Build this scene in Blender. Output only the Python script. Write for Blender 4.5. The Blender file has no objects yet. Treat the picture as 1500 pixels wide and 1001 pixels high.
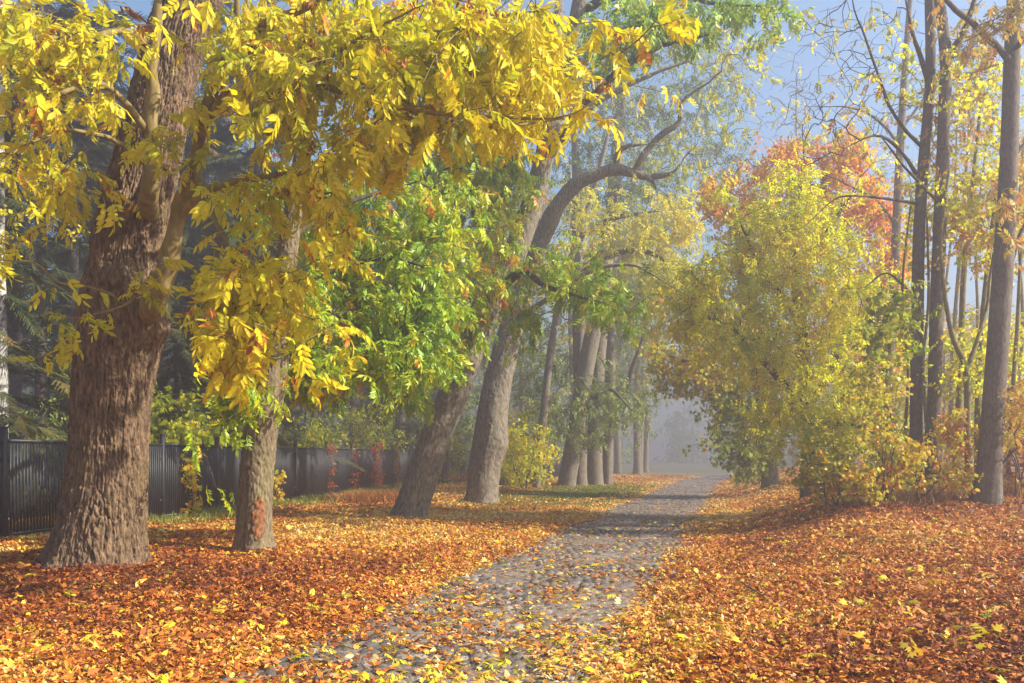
import bpy, math, time
import numpy as np
from mathutils import Vector

T0 = time.time()
rng = np.random.default_rng(11)
scene = bpy.context.scene
COL = scene.collection

# ----------------------------------------------------------------- camera model
F, CX, HY, CZ = 1250.0, 750.0, 668.0, 1.5      # focal length, centre, horizon (photo pixels), eye height


def W(px, py, D):
    return np.array([(px - CX) / F * D, D, CZ - (py - HY) / F * D])


# ----------------------------------------------------------------- numpy noise
def _h(ix, iy, seed):
    n = (ix.astype(np.int64) * 374761393 + iy.astype(np.int64) * 668265263 + seed * 1274126177) & 0xFFFFFFFF
    n = ((n ^ (n >> 13)) * 1274126177) & 0xFFFFFFFF
    n = ((n ^ (n >> 16)) * 2246822519) & 0xFFFFFFFF
    return ((n ^ (n >> 15)) & 0xFFFFFF) / float(0xFFFFFF)


def vn(x, y, seed=0):
    x = np.asarray(x, float); y = np.asarray(y, float)
    ix = np.floor(x); iy = np.floor(y)
    fx = x - ix; fy = y - iy
    fx = fx * fx * (3 - 2 * fx); fy = fy * fy * (3 - 2 * fy)
    a = _h(ix, iy, seed); b = _h(ix + 1, iy, seed); c = _h(ix, iy + 1, seed); d = _h(ix + 1, iy + 1, seed)
    return (a * (1 - fx) + b * fx) * (1 - fy) + (c * (1 - fx) + d * fx) * fy


def fbm(x, y, seed=0, o=4):
    s = 0; a = .5
    for i in range(o):
        s = s + a * vn(np.asarray(x) * 2 ** i, np.asarray(y) * 2 ** i, seed + i * 17)
        a *= .5
    return s / (1 - .5 ** o)


def sstep(a, b, x):
    t = np.clip((x - a) / (b - a), 0, 1)
    return t * t * (3 - 2 * t)


# ----------------------------------------------------------------- terrain
SL = .262
NRM = math.sqrt(1 + SL * SL)


def roadx(y):
    y = np.asarray(y, float)
    return -2.13 + SL * y + .004 * np.maximum(0, y - 44) ** 2


def ucoord(x, y):
    return (x - roadx(y)) / NRM


def height(x, y):
    x = np.asarray(x, float); y = np.asarray(y, float)
    u = ucoord(x, y)
    w = np.abs(u) + .35 * (fbm(x * .9, y * .9, 5, 3) - .5)
    z = -.05 + .09 * sstep(1.0, 1.7, w)
    z = z + .10 * (fbm(x * .35, y * .35, 9, 3) - .5) * sstep(1.2, 2.4, np.abs(u))
    bank = .14 * sstep(1.4, 5, u) + .48 * sstep(1.9, 4.6, u) * sstep(9, 17, y)
    bank = bank + .22 * np.exp(-(((x - 9.6) / 2.6) ** 2 + ((y - 17.5) / 2.4) ** 2))
    z = z + bank
    z = z + .10 * sstep(2.5, 7, -u)
    return z


def G(px, py):
    lo, hi = 3.0, 160.0
    D = np.linspace(lo, hi, 6000)
    X = (px - CX) / F * D
    Z = CZ - (py - HY) / F * D
    below = np.nonzero(Z <= height(X, D))[0]
    d = D[below[0]] if len(below) else 80.0
    return np.array([(px - CX) / F * d, d, height((px - CX) / F * d, d)])


# ----------------------------------------------------------------- mesh helpers
def mesh_data(name, V, polys, mat=None, attrs=None, smooth=False):
    """polys: list of int arrays (n,k)"""
    me = bpy.data.meshes.new(name)
    V = np.ascontiguousarray(V, np.float32)
    polys = [np.asarray(p, np.int32) for p in polys if len(p)]
    nl = sum(p.size for p in polys); npoly = sum(len(p) for p in polys)
    me.vertices.add(len(V)); me.vertices.foreach_set('co', V.ravel())
    me.loops.add(nl); me.polygons.add(npoly)
    me.loops.foreach_set('vertex_index', np.concatenate([p.ravel() for p in polys]))
    tot = np.concatenate([np.full(len(p), p.shape[1], np.int32) for p in polys])
    start = np.concatenate([[0], np.cumsum(tot)[:-1]]).astype(np.int32)
    me.polygons.foreach_set('loop_start', start)
    if smooth:
        me.polygons.foreach_set('use_smooth', np.ones(npoly, bool))
    for k, a in (attrs or {}).items():
        at = me.attributes.new(k, 'FLOAT', 'POINT')
        at.data.foreach_set('value', np.ascontiguousarray(a, np.float32))
    me.update(calc_edges=True)
    if mat: me.materials.append(mat)
    return me


def obj(name, V, polys, mat=None, parent=None, attrs=None, smooth=False):
    o = bpy.data.objects.new(name, mesh_data(name, V, polys, mat, attrs, smooth))
    COL.objects.link(o)
    if parent is not None: o.parent = parent
    return o


def tag(o, label=None, cat=None, group=None, kind=None):
    if label: o['label'] = label
    if cat: o['category'] = cat
    if group: o['group'] = group
    if kind: o['kind'] = kind
    return o


def thing(name, label, cat, group=None, loc=(0, 0, 0)):
    o = bpy.data.objects.new(name, None)
    COL.objects.link(o)
    o.location = loc
    return tag(o, label, cat, group)


class MB:
    def __init__(s): s.v = []; s.f = []; s.n = 0

    def box(s, c, sx, sy, sz, ang=0.0):
        """box centred at c; sx along direction ang"""
        ca, sa = math.cos(ang), math.sin(ang)
        P = []
        for dz in (-.5, .5):
            for dx, dy in ((-.5, -.5), (.5, -.5), (.5, .5), (-.5, .5)):
                a, b = dx * sx, dy * sy
                P.append((c[0] + a * ca - b * sa, c[1] + a * sa + b * ca, c[2] + dz * sz))
        k = s.n
        s.v += P
        s.f += [(k, k + 3, k + 2, k + 1), (k + 4, k + 5, k + 6, k + 7)] + [(k + i, k + (i + 1) % 4, k + 4 + (i + 1) % 4, k + 4 + i) for i in range(4)]
        s.n += 8

    def quadstrip(s, a0, a1, z0a, z1a, z0b, z1b, th):
        """upright board from a0 to a1 (xy), bottom/top heights at each end, thickness th"""
        d = np.array(a1) - np.array(a0); n = np.array([-d[1], d[0]]) / np.linalg.norm(d) * th / 2
        P = []
        for sg in (-1, 1):
            P += [(a0[0] + sg * n[0], a0[1] + sg * n[1], z0a), (a1[0] + sg * n[0], a1[1] + sg * n[1], z0b),
                  (a1[0] + sg * n[0], a1[1] + sg * n[1], z1b), (a0[0] + sg * n[0], a0[1] + sg * n[1], z1a)]
        k = s.n; s.v += P
        s.f += [(k, k + 1, k + 2, k + 3), (k + 7, k + 6, k + 5, k + 4), (k, k + 4, k + 5, k + 1), (k + 3, k + 2, k + 6, k + 7),
                (k, k + 3, k + 7, k + 4), (k + 1, k + 5, k + 6, k + 2)]
        s.n += 8

    def build(s, name, mat, parent=None):
        return obj(name, np.array(s.v), [np.array(s.f)], mat, parent)


# ----------------------------------------------------------------- materials
def new_mat(name):
    m = bpy.data.materials.new(name); m.use_nodes = True
    nt = m.node_tree; nt.nodes.clear()
    return m, nt, nt.nodes, nt.links


def ramp(nodes, stops):
    r = nodes.new('ShaderNodeValToRGB')
    e = r.color_ramp.elements
    while len(e) > 1: e.remove(e[-1])
    e[0].position = stops[0][0]; e[0].color = (*stops[0][1], 1)
    for p, c in stops[1:]:
        x = e.new(p); x.color = (*c, 1)
    return r


def leaf_mat(name, stops, trans=.35, rough=.45, spec=.35):
    m, nt, N, L = new_mat(name)
    at = N.new('ShaderNodeAttribute'); at.attribute_name = 'tint'
    r = ramp(N, stops); L.new(at.outputs['Fac'], r.inputs[0])
    no = N.new('ShaderNodeTexNoise'); no.inputs['Scale'].default_value = 45
    geo = N.new('ShaderNodeNewGeometry'); L.new(geo.outputs['Position'], no.inputs['Vector'])
    mp = N.new('ShaderNodeMapRange'); mp.inputs[3].default_value = .72; mp.inputs[4].default_value = 1.25
    L.new(no.outputs['Fac'], mp.inputs[0])
    mx = N.new('ShaderNodeMix'); mx.data_type = 'RGBA'; mx.blend_type = 'MULTIPLY'; mx.inputs[0].default_value = 1
    L.new(r.outputs[0], mx.inputs[6]); L.new(mp.outputs[0], mx.inputs[7])
    b = N.new('ShaderNodeBsdfPrincipled'); b.inputs['Roughness'].default_value = rough
    b.inputs['Specular IOR Level'].default_value = spec
    L.new(mx.outputs[2], b.inputs['Base Color'])
    t = N.new('ShaderNodeBsdfTranslucent'); L.new(mx.outputs[2], t.inputs['Color'])
    s = N.new('ShaderNodeMixShader'); s.inputs[0].default_value = trans
    L.new(b.outputs[0], s.inputs[1]); L.new(t.outputs[0], s.inputs[2])
    o = N.new('ShaderNodeOutputMaterial'); L.new(s.outputs[0], o.inputs[0])
    return m


def bark_mat(name, dark, light, moss=None, scale=1.0, bump=.4, mossamt=.3):
    m, nt, N, L = new_mat(name)
    tc = N.new('ShaderNodeNewGeometry')
    mapn = N.new('ShaderNodeMapping'); mapn.inputs['Scale'].default_value = (1, 1, .28)
    L.new(tc.outputs['Position'], mapn.inputs[0])
    n1 = N.new('ShaderNodeTexNoise'); n1.inputs['Scale'].default_value = 26 * scale; n1.inputs['Detail'].default_value = 6
    L.new(mapn.outputs[0], n1.inputs['Vector'])
    r = ramp(N, [(.3, dark), (.7, light)]); L.new(n1.outputs['Fac'], r.inputs[0])
    col = r.outputs[0]
    n2 = N.new('ShaderNodeTexNoise'); n2.inputs['Scale'].default_value = 2.3; n2.inputs['Detail'].default_value = 5
    L.new(tc.outputs['Position'], n2.inputs['Vector'])
    if moss:
        mr = N.new('ShaderNodeMapRange'); mr.inputs[1].default_value = .5; mr.inputs[2].default_value = .72
        mr.inputs[4].default_value = mossamt
        L.new(n2.outputs['Fac'], mr.inputs[0])
        mx = N.new('ShaderNodeMix'); mx.data_type = 'RGBA'
        L.new(mr.outputs[0], mx.inputs[0]); L.new(col, mx.inputs[6]); mx.inputs[7].default_value = (*moss, 1)
        col = mx.outputs[2]
    b = N.new('ShaderNodeBsdfPrincipled'); b.inputs['Roughness'].default_value = .85
    b.inputs['Specular IOR Level'].default_value = .2
    L.new(col, b.inputs['Base Color'])
    n3 = N.new('ShaderNodeTexNoise'); n3.inputs['Scale'].default_value = 70 * scale; n3.inputs['Detail'].default_value = 5
    L.new(mapn.outputs[0], n3.inputs['Vector'])
    bp = N.new('ShaderNodeBump'); bp.inputs['Strength'].default_value = bump; bp.inputs['Distance'].default_value = .02
    L.new(n3.outputs['Fac'], bp.inputs['Height']); L.new(bp.outputs[0], b.inputs['Normal'])
    o = N.new('ShaderNodeOutputMaterial'); L.new(b.outputs[0], o.inputs[0])
    return m


def plain_mat(name, c1, c2, scale=8, rough=.6, spec=.4, bump=.1, metallic=0):
    m, nt, N, L = new_mat(name)
    g = N.new('ShaderNodeNewGeometry')
    n = N.new('ShaderNodeTexNoise'); n.inputs['Scale'].default_value = scale; n.inputs['Detail'].default_value = 6
    L.new(g.outputs['Position'], n.inputs['Vector'])
    r = ramp(N, [(.35, c1), (.68, c2)]); L.new(n.outputs['Fac'], r.inputs[0])
    b = N.new('ShaderNodeBsdfPrincipled'); b.inputs['Roughness'].default_value = rough
    b.inputs['Specular IOR Level'].default_value = spec; b.inputs['Metallic'].default_value = metallic
    L.new(r.outputs[0], b.inputs['Base Color'])
    bp = N.new('ShaderNodeBump'); bp.inputs['Strength'].default_value = bump; bp.inputs['Distance'].default_value = .02
    L.new(n.outputs['Fac'], bp.inputs['Height']); L.new(bp.outputs[0], b.inputs['Normal'])
    o = N.new('ShaderNodeOutputMaterial'); L.new(b.outputs[0], o.inputs[0])
    return m


M = {}
M['bark_oak'] = bark_mat('bark_brown_ridged', (.04, .025, .015), (.26, .165, .095), (.16, .13, .05), 1.0, 1.0, .3)
M['bark_mossy'] = bark_mat('bark_mossy', (.07, .05, .03), (.25, .19, .11), (.17, .16, .06), 1.2, .5, .55)
M['bark_grey'] = bark_mat('bark_grey', (.075, .06, .045), (.27, .225, .165), (.2, .19, .12), 1.0, .45, .3)
M['bark_far'] = bark_mat('bark_far', (.09, .075, .055), (.24, .2, .15), None, .8, .3)
M['bark_smooth'] = bark_mat('bark_smooth_grey', (.06, .047, .036), (.17, .135, .10), (.24, .21, .155), 1.6, .5, .4)
M['bark_limb'] = bark_mat('bark_young_limb', (.14, .10, .035), (.27, .20, .075), (.2, .17, .05), .6, .15, .4)
M['twig'] = bark_mat('twig_brown', (.035, .026, .018), (.10, .075, .05), None, 1, .1)
M['twig_green'] = bark_mat('twig_olive', (.10, .085, .03), (.24, .2, .09), None, 1, .1)
M['pine_bark'] = bark_mat('pine_bark', (.035, .03, .026), (.11, .09, .075), None, .8, .4)
M['birch'] = plain_mat('birch_bark', (.12, .11, .1), (.62, .6, .55), 6, .7, .3, .2)
M['fence'] = plain_mat('fence_dark_paint', (.011, .012, .014), (.022, .024, .028), 5, .5, .35, .02)
M['fence_base'] = plain_mat('mossy_base_board', (.05, .055, .025), (.12, .12, .06), 12, .9, .2, .3)
Y_GREEN = (.20, .26, .015); Y_LIME = (.46, .50, .015); Y_YEL = (.72, .60, .015); Y_GOLD = (.70, .44, .02); Y_OR = (.62, .2, .02); Y_BR = (.3, .09, .03)
M['leaf_gold'] = leaf_mat('leaves_golden_ash', [(0, (.34, .37, .015)), (.25, (.54, .52, .015)), (.55, Y_YEL), (.82, (.74, .56, .02)), (.90, Y_GOLD), (.95, Y_OR), (1, Y_BR)], .46, .5, .25)
M['leaf_green'] = leaf_mat('leaves_green_ash', [(0, (.12, .24, .012)), (.35, (.26, .42, .014)), (.6, (.44, .54, .015)), (.85, (.66, .60, .02)), (.96, (.64, .40, .02)), (1, Y_OR)], .42, .4, .4)
M['leaf_lime'] = leaf_mat('leaves_lime_ash', [(0, (.36, .42, .02)), (.4, (.62, .60, .02)), (.7, (.78, .66, .02)), (1, (.74, .48, .03))], .55, .5, .3)
M['leaf_olive'] = leaf_mat('leaves_dim_green', [(0, (.09, .15, .03)), (.5, (.18, .25, .04)), (1, (.4, .38, .06))], .35, .6, .2)
M['leaf_maple'] = leaf_mat('leaves_yellow_maple', [(0, (.40, .48, .02)), (.3, (.62, .62, .015)), (.6, (.80, .70, .015)), (.85, (.80, .54, .02)), (1, (.70, .28, .03))], .68, .45, .35)
M['leaf_under'] = leaf_mat('leaves_dark_green_maple', [(0, (.14, .20, .015)), (.4, (.38, .42, .015)), (.75, (.74, .64, .02)), (1, (.66, .36, .03))], .6, .5, .25)
M['leaf_orange'] = leaf_mat('leaves_orange_maple', [(0, (.80, .52, .01)), (.35, (.80, .36, .008)), (.7, (.80, .19, .008)), (1, (.66, .10, .01))], .55, .5, .3)
M['leaf_shrub'] = leaf_mat('leaves_shrub_mixed', [(0, (.22, .30, .015)), (.35, (.50, .48, .015)), (.65, (.72, .52, .02)), (.88, (.70, .30, .02)), (1, (.55, .13, .02))], .46, .45, .35)
M['leaf_rust'] = leaf_mat('leaves_rusty', [(0, (.5, .4, .03)), (.4, (.6, .32, .03)), (.75, (.48, .15, .03)), (1, (.28, .05, .02))], .4, .5, .3)
M['leaf_red'] = leaf_mat('leaves_red_creeper', [(0, (.5, .35, .03)), (.4, (.45, .13, .02)), (1, (.33, .03, .02))], .4, .5, .3)
M['needle'] = leaf_mat('conifer_needles', [(0, (.03, .045, .015)), (.55, (.075, .085, .022)), (1, (.22, .13, .03))], .15, .6, .2)
M['litter'] = leaf_mat('fallen_leaves', [(0, (.13, .04, .015)), (.2, (.30, .075, .02)), (.45, (.56, .17, .025)), (.62, (.64, .29, .045)), (.76, (.66, .42, .07)), (.88, (.72, .52, .05)), (1, (.66, .52, .24))], .18, .55, .2)
M['fresh'] = leaf_mat('fresh_fallen_leaves', [(0, (.45, .45, .02)), (.5, (.72, .58, .02)), (1, (.74, .46, .03))], .25, .4, .4)
M['grass'] = leaf_mat('grass_blades', [(0, (.06, .11, .015)), (.6, (.14, .22, .02)), (1, (.3, .28, .06))], .3, .6, .2)
M['dry'] = leaf_mat('dry_grass_blades', [(0, (.3, .09, .03)), (.5, (.5, .24, .06)), (1, (.6, .46, .2))], .3, .6, .2)


def ground_mat():
    m, nt, N, L = new_mat('leafy_ground')
    g = N.new('ShaderNodeNewGeometry')
    v = N.new('ShaderNodeTexVoronoi'); v.inputs['Scale'].default_value = 16; v.inputs['Randomness'].default_value = 1
    n0 = N.new('ShaderNodeTexNoise'); n0.inputs['Scale'].default_value = 9; n0.inputs['Detail'].default_value = 5
    L.new(g.outputs['Position'], n0.inputs['Vector'])
    ad = N.new('ShaderNodeVectorMath'); ad.operation = 'MULTIPLY_ADD'
    ad.inputs[1].default_value = (.12, .12, .12)
    L.new(n0.outputs['Color'], ad.inputs[0]); L.new(g.outputs['Position'], ad.inputs[2])
    L.new(ad.outputs[0], v.inputs['Vector'])
    sep = N.new('ShaderNodeSeparateColor'); L.new(v.outputs['Color'], sep.inputs[0])
    r = ramp(N, [(0, (.08, .03, .014)), (.3, (.22, .07, .02)), (.55, (.38, .14, .025)), (.8, (.46, .24, .04)), (1, (.5, .34, .07))])
    L.new(sep.outputs[0], r.inputs[0])
    b = N.new('ShaderNodeBsdfPrincipled'); b.inputs['Roughness'].default_value = .8
    sx = N.new('ShaderNodeSeparateXYZ'); L.new(g.outputs['Position'], sx.inputs[0])
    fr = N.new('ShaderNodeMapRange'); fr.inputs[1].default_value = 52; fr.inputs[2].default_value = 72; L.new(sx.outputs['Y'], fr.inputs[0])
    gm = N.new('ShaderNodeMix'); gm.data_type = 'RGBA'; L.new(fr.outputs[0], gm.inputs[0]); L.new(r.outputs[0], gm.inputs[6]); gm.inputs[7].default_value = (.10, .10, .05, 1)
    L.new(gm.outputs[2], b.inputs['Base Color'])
    bp = N.new('ShaderNodeBump'); bp.inputs['Strength'].default_value = .6; bp.inputs['Distance'].default_value = .04
    L.new(sep.outputs[1], bp.inputs['Height']); L.new(bp.outputs[0], b.inputs['Normal'])
    o = N.new('ShaderNodeOutputMaterial'); L.new(b.outputs[0], o.inputs[0])
    return m


def road_mat():
    m, nt, N, L = new_mat('worn_cobbles')
    at = N.new('ShaderNodeAttribute'); at.attribute_name = 'stone'
    ed = N.new('ShaderNodeAttribute'); ed.attribute_name = 'sand'
    g = N.new('ShaderNodeNewGeometry')
    r = ramp(N, [(0, (.045, .037, .032)), (.35, (.095, .08, .067)), (.6, (.16, .12, .095)), (.85, (.13, .112, .1)), (1, (.30, .25, .2))])
    L.new(at.outputs['Fac'], r.inputs[0])
    n = N.new('ShaderNodeTexNoise'); n.inputs['Scale'].default_value = 60; n.inputs['Detail'].default_value = 6
    L.new(g.outputs['Position'], n.inputs['Vector'])
    mr = N.new('ShaderNodeMapRange'); mr.inputs[1].default_value = .25; mr.inputs[2].default_value = .75; mr.inputs[3].default_value = .6; mr.inputs[4].default_value = 1.3
    L.new(n.outputs['Fac'], mr.inputs[0])
    mx = N.new('ShaderNodeMix'); mx.data_type = 'RGBA'
    L.new(ed.outputs['Fac'], mx.inputs[0]); L.new(r.outputs[0], mx.inputs[6])
    sandr = ramp(N, [(.3, (.12, .085, .065)), (.7, (.27, .21, .165))])
    n2 = N.new('ShaderNodeTexNoise'); n2.inputs['Scale'].default_value = 5; n2.inputs['Detail'].default_value = 8
    L.new(g.outputs['Position'], n2.inputs['Vector']); L.new(n2.outputs['Fac'], sandr.inputs[0])
    L.new(sandr.outputs[0], mx.inputs[7])
    mm = N.new('ShaderNodeMix'); mm.data_type = 'RGBA'; mm.blend_type = 'MULTIPLY'; mm.inputs[0].default_value = 1
    L.new(mx.outputs[2], mm.inputs[6]); L.new(mr.outputs[0], mm.inputs[7])
    b = N.new('ShaderNodeBsdfPrincipled'); b.inputs['Roughness'].default_value = .62
    L.new(mm.outputs[2], b.inputs['Base Color'])
    bp = N.new('ShaderNodeBump'); bp.inputs['Strength'].default_value = .5; bp.inputs['Distance'].default_value = .012
    L.new(n.outputs['Fac'], bp.inputs['Height']); L.new(bp.outputs[0], b.inputs['Normal'])
    o = N.new('ShaderNodeOutputMaterial'); L.new(b.outputs[0], o.inputs[0])
    return m


M['ground'] = ground_mat(); M['road'] = road_mat()


# ----------------------------------------------------------------- leaf templates (x along the stalk, z up)
def leaflet(base, d, up, ln, wd, fold=.25, curl=.2, fine=False):
    d = d / np.linalg.norm(d); s = np.cross(up, d); s /= np.linalg.norm(s); n = np.cross(d, s)
    if fine:
        P = [base]
        for t, w in ((.22, .40), (.5, .5), (.78, .30)):
            c = base + d * ln * t - n * curl * ln * t * t
            P += [c + s * wd * w, c - n * fold * wd * .5, c - s * wd * w]
        P.append(base + d * ln - n * curl * ln)
        tri = [(0, 2, 1), (0, 3, 2), (7, 8, 10), (8, 9, 10)]
        quad = [(1, 2, 5, 4), (2, 3, 6, 5), (4, 5, 8, 7), (5, 6, 9, 8)]
        for q in quad: tri += [(q[0], q[1], q[2]), (q[0], q[2], q[3])]
        return np.array(P), np.array(tri)
    c = base + d * ln * .48 - n * curl * ln * .25
    P = [base, c + s * wd * .5, c - n * fold * wd * .5, c - s * wd * .5, base + d * ln - n * curl * ln]
    return np.array(P), np.array([(0, 2, 1), (0, 3, 2), (1, 2, 4), (2, 3, 4)])


def assemble(parts):
    V = []; Fc = []; K = []; n = 0
    for i, (v, f) in enumerate(parts):
        V.append(v); Fc.append(f + n); K.append(np.full(len(v), i)); n += len(v)
    return np.concatenate(V), np.concatenate(Fc), np.concatenate(K)


def ash_template(r, pairs=4, fine=False, stalk=True):
    parts = []
    droop = r.uniform(.2, .5); side = r.uniform(-.15, .15)
    pos = lambda t: np.array([t, side * t * t, -droop * t * t])
    if stalk:
        P = []; Fc = []
        for i, t in enumerate((0, .33, .66, 1)):
            p = pos(t); P += [p + (0, .008, 0), p - (0, .008, 0), p + (0, 0, .012)]
        for i in range(3):
            a = i * 3; b = a + 3
            for j in range(3):
                k = (j + 1) % 3
                Fc += [(a + j, a + k, b + k), (a + j, b + k, b + j)]
        parts.append((np.array(P), np.array(Fc)))
    for i in range(pairs + 1):
        t = .28 + .72 * i / pairs
        p = pos(t)
        tang = pos(min(t + .05, 1.05)) - pos(t - .05); tang /= np.linalg.norm(tang)
        ln = (.46 - .10 * abs(i / pairs - .55)) * r.uniform(.85, 1.12); wd = ln * r.uniform(.36, .44)
        if i == pairs:
            parts.append(leaflet(p, tang + np.array([0, 0, -.25]), np.array([0, .2, 1.]), ln * 1.08, wd, .3, r.uniform(.1, .35), fine))
        else:
            for sg in (-1, 1):
                if r.random() < .06: continue
                d = tang * r.uniform(.55, .95) + np.array([0, sg * .85, -r.uniform(.15, .75)])
                parts.append(leaflet(p, d, np.array([r.uniform(-.25, .25), -sg * r.uniform(.0, .4), 1.]), ln, wd, r.uniform(.1, .5), r.uniform(.05, .4), fine))
    return assemble(parts)


def lobed(base, d, up, size):
    d = d / np.linalg.norm(d); s = np.cross(up, d); s /= np.linalg.norm(s); n = np.cross(d, s)
    pts = [(0, 0), (.25, .48), (.42, .22), (.72, .42), (.68, .13), (1.0, 0), (.68, -.13), (.72, -.42), (.42, -.22), (.25, -.48)]
    P = [base + (d * a + s * b * 1.05 - n * (.22 * abs(b) + .18 * a * a)) * size for a, b in pts]
    P.append(base + d * size * .4 - n * .06 * size)
    f = [(10, i, (i + 1) % 10) for i in range(10)]
    return np.array(P), np.array(f)


def maple_template(r, n=6, simple=False, size=.34):
    parts = []
    for i in range(n):
        t = r.uniform(.1, 1); a = r.uniform(0, 6.28)
        off = np.array([0, math.cos(a), math.sin(a) * .6]) * r.uniform(.1, .42)
        base = np.array([t, 0, -.15 * t]) + off
        d = off * 1.2 + np.array([.35, 0, -r.uniform(.2, 1.0)]) + r.normal(0, .2, 3)
        up = np.array([r.normal(0, .4), r.normal(0, .4), 1.])
        sz = size * r.uniform(.7, 1.25)
        parts.append(leaflet(base, d, up, sz, sz * .72, .25, .2) if simple else lobed(base, d, up, sz))
    return assemble(parts)


def willow_template(r, n=10, size=.36):
    parts = []
    for i in range(n):
        t = i / n + r.uniform(0, .08); sg = 1 if i % 2 else -1
        base = np.array([t, 0, -.25 * t * t])
        d = np.array([.6, sg * r.uniform(.5, 1), -r.uniform(.1, .7)])
        parts.append(leaflet(base, d, np.array([r.normal(0, .3), 0, 1.]), size * r.uniform(.7, 1.1), size * .33, .2, .2))
    return assemble(parts)


def needle_template(r, n=26):
    V = []; Fc = []; K = []
    def bl(b, d, ln, w):
        s = np.cross(d, (0, 0, 1.)); s = s / (np.linalg.norm(s) + 1e-6) * w
        k = len(V); V.extend([b + s, b - s, b + d * ln]); Fc.append((k, k + 1, k + 2)); K.extend([0, 0, 0])
    P = lambda t: np.array([t, 0, -.25 * t * t])
    bl(P(0), np.array([1, 0, -.25]), 1, .012)
    for i in range(n):
        t = (i + r.random()) / n; sg = 1 if i % 2 else -1
        ln = (.5 - .3 * t) * r.uniform(.7, 1.1)
        d = np.array([.7, sg * .75, -r.uniform(0, .5)]); d /= np.linalg.norm(d)
        bl(P(t), d, ln, .028)
        for q in (.35, .65):
            b = P(t) + d * ln * q
            for s2 in (-1, 1):
                bl(b, np.array([.6 + .3 * s2, sg * .5 - .3 * s2, -r.uniform(0, .4)]), .13, .016)
    return np.array(V), np.array(Fc), np.array(K)


def bank(fn, count, seed, **kw):
    r = np.random.default_rng(seed)
    return [fn(r, **kw) for _ in range(count)]


ASH_FINE = bank(ash_template, 9, 1, pairs=4, fine=True)
ASH = bank(ash_template, 8, 2, pairs=4)
ASH_LOW = bank(ash_template, 8, 3, pairs=3, stalk=False)
MAPLE = bank(maple_template, 8, 4, n=6)
MAPLE_S = bank(maple_template, 8, 5, n=9, simple=True, size=.3)
WILLOW = bank(willow_template, 6, 6)
NEEDLE = bank(needle_template, 5, 7)
ONE_LEAF = [maple_template(np.random.default_rng(s), n=2, size=.5) for s in range(6)]


def norm(v):
    return v / (np.linalg.norm(v, axis=-1, keepdims=True) + 1e-9)


def instance(tmpl, pos, dirs, scale, roll_sd=.5, tint=None, jit=.08, r=rng):
    """copies leaf templates; returns V, tris, tint"""
    n = len(pos)
    x = norm(dirs)
    up = np.array([0, 0, 1.]) + r.normal(0, roll_sd, (n, 3))
    y = norm(np.cross(up, x)); z = np.cross(x, y)
    R = np.stack([x, y, z], axis=2)                # columns
    which = r.integers(0, len(tmpl), n)
    if tint is None: tint = r.random(n)
    VV = []; FF = []; TT = []; base = 0
    for t, (tv, tf, tk) in enumerate(tmpl):
        m = np.nonzero(which == t)[0]
        if not len(m): continue
        v = np.einsum('mij,kj->mki', R[m], tv) * scale[m][:, None, None] + pos[m][:, None, :]
        f = tf[None] + (np.arange(len(m)) * len(tv))[:, None, None] + base
        nl = tk.max() + 1
        lt = r.normal(0, jit, (len(m), nl))
        tt = tint[m][:, None] + lt[:, tk]
        VV.append(v.reshape(-1, 3)); FF.append(f.reshape(-1, 3)); TT.append(tt.ravel())
        base += len(m) * len(tv)
    return np.concatenate(VV), np.concatenate(FF), np.clip(np.concatenate(TT), 0, 1)


# ----------------------------------------------------------------- curves and bark tubes
def catmull(P, step):
    """resample (n,k) control points"""
    P = np.asarray(P, float)
    if len(P) == 2:
        d = np.linalg.norm(P[1, :3] - P[0, :3]); n = max(2, int(d / step) + 1)
        t = np.linspace(0, 1, n)[:, None]
        return P[0] * (1 - t) + P[1] * t
    Q = np.vstack([2 * P[0] - P[1], P, 2 * P[-1] - P[-2]])
    out = []
    for i in range(1, len(Q) - 2):
        a, b, c, d = Q[i - 1], Q[i], Q[i + 1], Q[i + 2]
        n = max(1, int(np.linalg.norm(c[:3] - b[:3]) / step + .5))
        t = (np.arange(n) / n)[:, None]
        out.append(.5 * ((2 * b) + (-a + c) * t + (2 * a - 5 * b + 4 * c - d) * t ** 2 + (-a + 3 * b - 3 * c + d) * t ** 3))
    out.append(Q[-2][None])
    return np.vstack(out)


def pxpath(pts):
    """pts: (px, py, D, r_px) -> (x,y,z,r)"""
    return np.array([[*W(a, b, d), r * d / F] for a, b, d, r in pts])


def ridges(a, s, ncol, rh, seed):
    """bark plates: a = angle column coordinate (0..ncol), s = row coordinate; returns 0 in the furrow .. 1 on the plate"""
    ia = np.floor(a).astype(np.int64); is_ = np.floor(s).astype(np.int64)
    f1 = np.full(a.shape, 9.); f2 = np.full(a.shape, 9.)
    for di in (-1, 0, 1):
        for dj in (-1, 0, 1):
            ci = ia + di; cj = is_ + dj
            cm = np.mod(ci, ncol)
            ox = _h(cm, cj, seed); oy = _h(cm, cj, seed + 1)
            d = np.sqrt((ci + .1 + .8 * ox - a) ** 2 + (cj + oy - s) ** 2)
            f2 = np.where(d < f1, f1, np.minimum(f2, d)); f1 = np.minimum(f1, d)
    return sstep(.0, .42, f2 - f1)


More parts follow.
